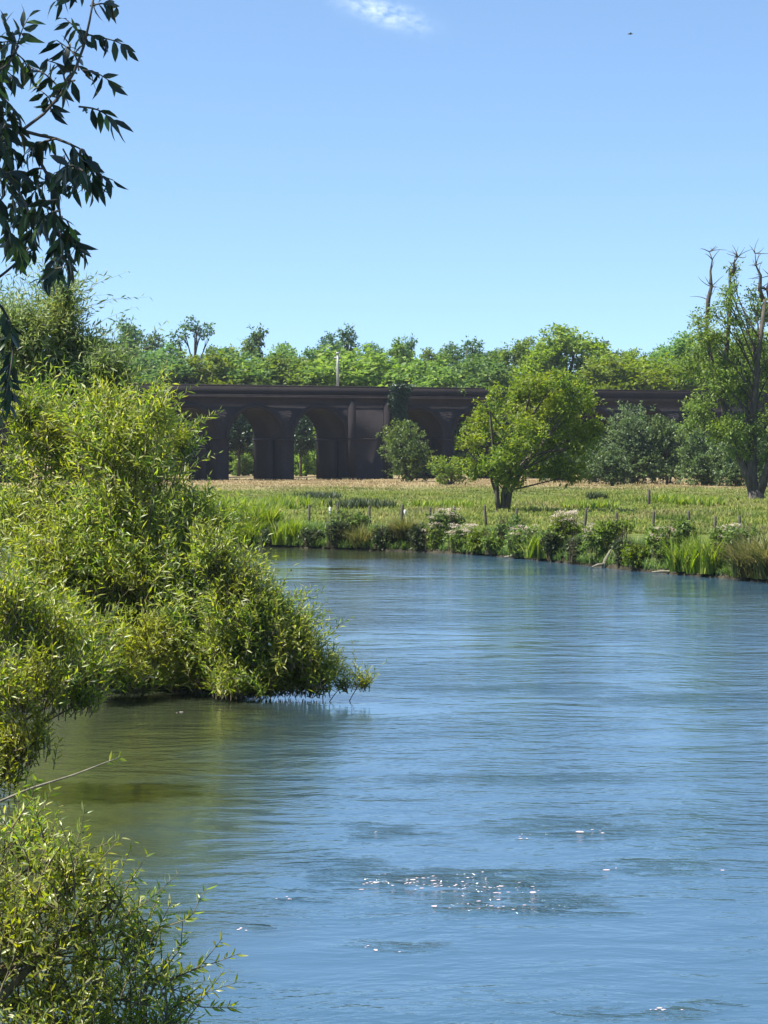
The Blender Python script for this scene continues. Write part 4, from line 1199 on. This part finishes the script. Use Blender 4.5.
# a bird high up
b = at(629, 36, 160)
bd = thing('bird', 'tiny dark bird high in the clear blue sky', 'bird', b)
mbb = MB().tube([(-.16, 0, 0), (-.08, 0, .01), (.04, 0, .01), (.13, 0, .02), (.17, 0, .015)], [.01, .035, .045, .028, .006], 7)
mbb.add([(.05, 0, .02), (-.05, 0, .02), (.0, .16, .07), (.08, .13, .07), (-.04, .36, .04), (.0, -.16, .07), (.08, -.13, .07), (-.04, -.36, .04)], [[0, 3, 2], [0, 2, 1], [3, 4, 2], [0, 5, 6], [0, 1, 5], [6, 5, 7]])
link('body', mbb.mesh('bird_body', True), M['post'], bd)

# ------------------------------------------------------------------ light and sky
SUN_EL, SUN_AZ = 56.0, -108.0                       # azimuth from +Y, positive to the right
sun = bpy.data.lights.new('sun', 'SUN'); sun.energy = 5.0; sun.angle = rad(.53); sun.color = (1, .95, .86)
so = bpy.data.objects.new('sun', sun); COL.objects.link(so)
sd = Vector((math.sin(rad(SUN_AZ)) * math.cos(rad(SUN_EL)), math.cos(rad(SUN_AZ)) * math.cos(rad(SUN_EL)), math.sin(rad(SUN_EL))))
so.rotation_euler = sd.to_track_quat('Z', 'Y').to_euler()
so.location = sd * 100

w = bpy.data.worlds.new('World'); scn.world = w; w.use_nodes = True
nt = w.node_tree; nt.nodes.clear(); N = NT(nt)
gen = N.n('ShaderNodeTexCoord').outputs['Generated']
sp = N.n('ShaderNodeSeparateXYZ', {}, Vector=gen)
zz = N.math('ADD', N.math('MULTIPLY', sp.outputs[2], 1.65), .10)
vv = N.vmath('NORMALIZE', N.n('ShaderNodeCombineXYZ', {}, X=sp.outputs[0], Y=sp.outputs[1], Z=zz).outputs[0])
sky = N.n('ShaderNodeTexSky', {'sky_type': 'NISHITA', 'sun_disc': False, 'sun_elevation': rad(SUN_EL), 'sun_rotation': rad(SUN_AZ), 'air_density': 1.0, 'dust_density': .3, 'ozone_density': 1.5, 'altitude': 100}, Vector=vv)
# one small fair-weather cloud
u = N.math('DIVIDE', sp.outputs[0], sp.outputs[1]); v = N.math('DIVIDE', sp.outputs[2], sp.outputs[1])
u0, v0 = (384 - CX) / F, (HY - 15) / F
du = N.math('SUBTRACT', u, u0); dv = N.math('SUBTRACT', v, v0)
dv2 = N.math('ADD', dv, N.math('MULTIPLY', du, .28))
r2 = N.math('ADD', N.math('POWER', N.math('DIVIDE', du, .0135), 2.0), N.math('POWER', N.math('DIVIDE', dv2, .0042), 2.0))
cn = N.n('ShaderNodeTexNoise', {}, Vector=N.n('ShaderNodeCombineXYZ', {}, X=u, Y=N.math('MULTIPLY', v, 1.6), Z=0.0).outputs[0], Scale=150.0, Detail=5.0, Roughness=.6).outputs[0]
cf = N.math('MULTIPLY', N.math('EXPONENT', N.math('MULTIPLY', r2, -1.0)), N.maprange(cn, .36, .62), clamp=True)
cf = N.math('MULTIPLY', cf, N.math('GREATER_THAN', sp.outputs[1], .1))
tint = N.mix(1.0, sky.outputs[0], (.89, .985, 1.03), "MULTIPLY")
col = N.mix(N.math('MULTIPLY', cf, .36), tint, (8.5, 9.0, 9.6))
bg = N.n('ShaderNodeBackground', {}, Color=col, Strength=.09)
o = N.n('ShaderNodeOutputWorld'); nt.links.new(bg.outputs[0], o.inputs[0])

# ------------------------------------------------------------------ camera and view
cd = bpy.data.cameras.new('camera'); cam = bpy.data.objects.new('camera', cd); COL.objects.link(cam)
cd.sensor_fit = 'HORIZONTAL'; cd.sensor_width = 36; cd.lens = F / 768 * 36
cd.clip_start = .1; cd.clip_end = 6000
cam.location = (0, 0, CH); cam.rotation_euler = (rad(90) - math.atan((512 - HY) / F), 0, 0)
scn.camera = cam
scn.view_settings.view_transform = 'Standard'; scn.view_settings.look = 'None'
scn.view_settings.exposure = 1.35; scn.view_settings.gamma = 1.0
scn.cycles.use_denoising = True
scn.cycles.max_bounces = 8; scn.cycles.diffuse_bounces = 3; scn.cycles.transmission_bounces = 4; scn.cycles.glossy_bounces = 3
scn.cycles.caustics_reflective = False; scn.cycles.caustics_refractive = False

# ------------------------------------------------------------------ pale flecks added on the water as painted sun glints
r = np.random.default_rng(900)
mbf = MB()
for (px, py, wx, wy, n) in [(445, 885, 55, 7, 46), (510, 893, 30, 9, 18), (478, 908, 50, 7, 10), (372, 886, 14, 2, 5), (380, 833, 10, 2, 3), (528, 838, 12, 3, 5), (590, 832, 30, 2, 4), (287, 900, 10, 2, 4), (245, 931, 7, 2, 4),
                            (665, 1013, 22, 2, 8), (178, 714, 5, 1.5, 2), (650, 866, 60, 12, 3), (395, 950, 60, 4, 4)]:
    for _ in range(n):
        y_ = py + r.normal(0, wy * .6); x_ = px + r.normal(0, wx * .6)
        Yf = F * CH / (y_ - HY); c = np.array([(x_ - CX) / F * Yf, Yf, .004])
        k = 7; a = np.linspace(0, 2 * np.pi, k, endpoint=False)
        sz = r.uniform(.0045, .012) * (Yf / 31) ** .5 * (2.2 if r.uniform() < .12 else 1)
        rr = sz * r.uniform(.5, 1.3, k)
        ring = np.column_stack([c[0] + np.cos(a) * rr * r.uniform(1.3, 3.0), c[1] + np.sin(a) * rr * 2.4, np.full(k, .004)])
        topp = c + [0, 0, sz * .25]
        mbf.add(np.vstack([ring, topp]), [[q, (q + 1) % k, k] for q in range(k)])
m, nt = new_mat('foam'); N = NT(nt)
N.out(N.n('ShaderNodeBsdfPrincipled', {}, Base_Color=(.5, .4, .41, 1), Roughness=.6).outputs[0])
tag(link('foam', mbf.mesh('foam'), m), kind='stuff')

# ------------------------------------------------------------------ thin summer haze over the valley
HZ = dict(density=.00008)
m, nt = new_mat('haze_air'); N = NT(nt)
vol = N.n('ShaderNodeVolumePrincipled', {}, Color=(.82, .9, 1.0, 1), Density=HZ['density'], Anisotropy=.3)
N.out(None, vol.outputs[0])
tag(link('haze', MB().box((0, 1500, 18.75), (1500, 2000, 20.75)).mesh('haze'), m), kind='stuff')
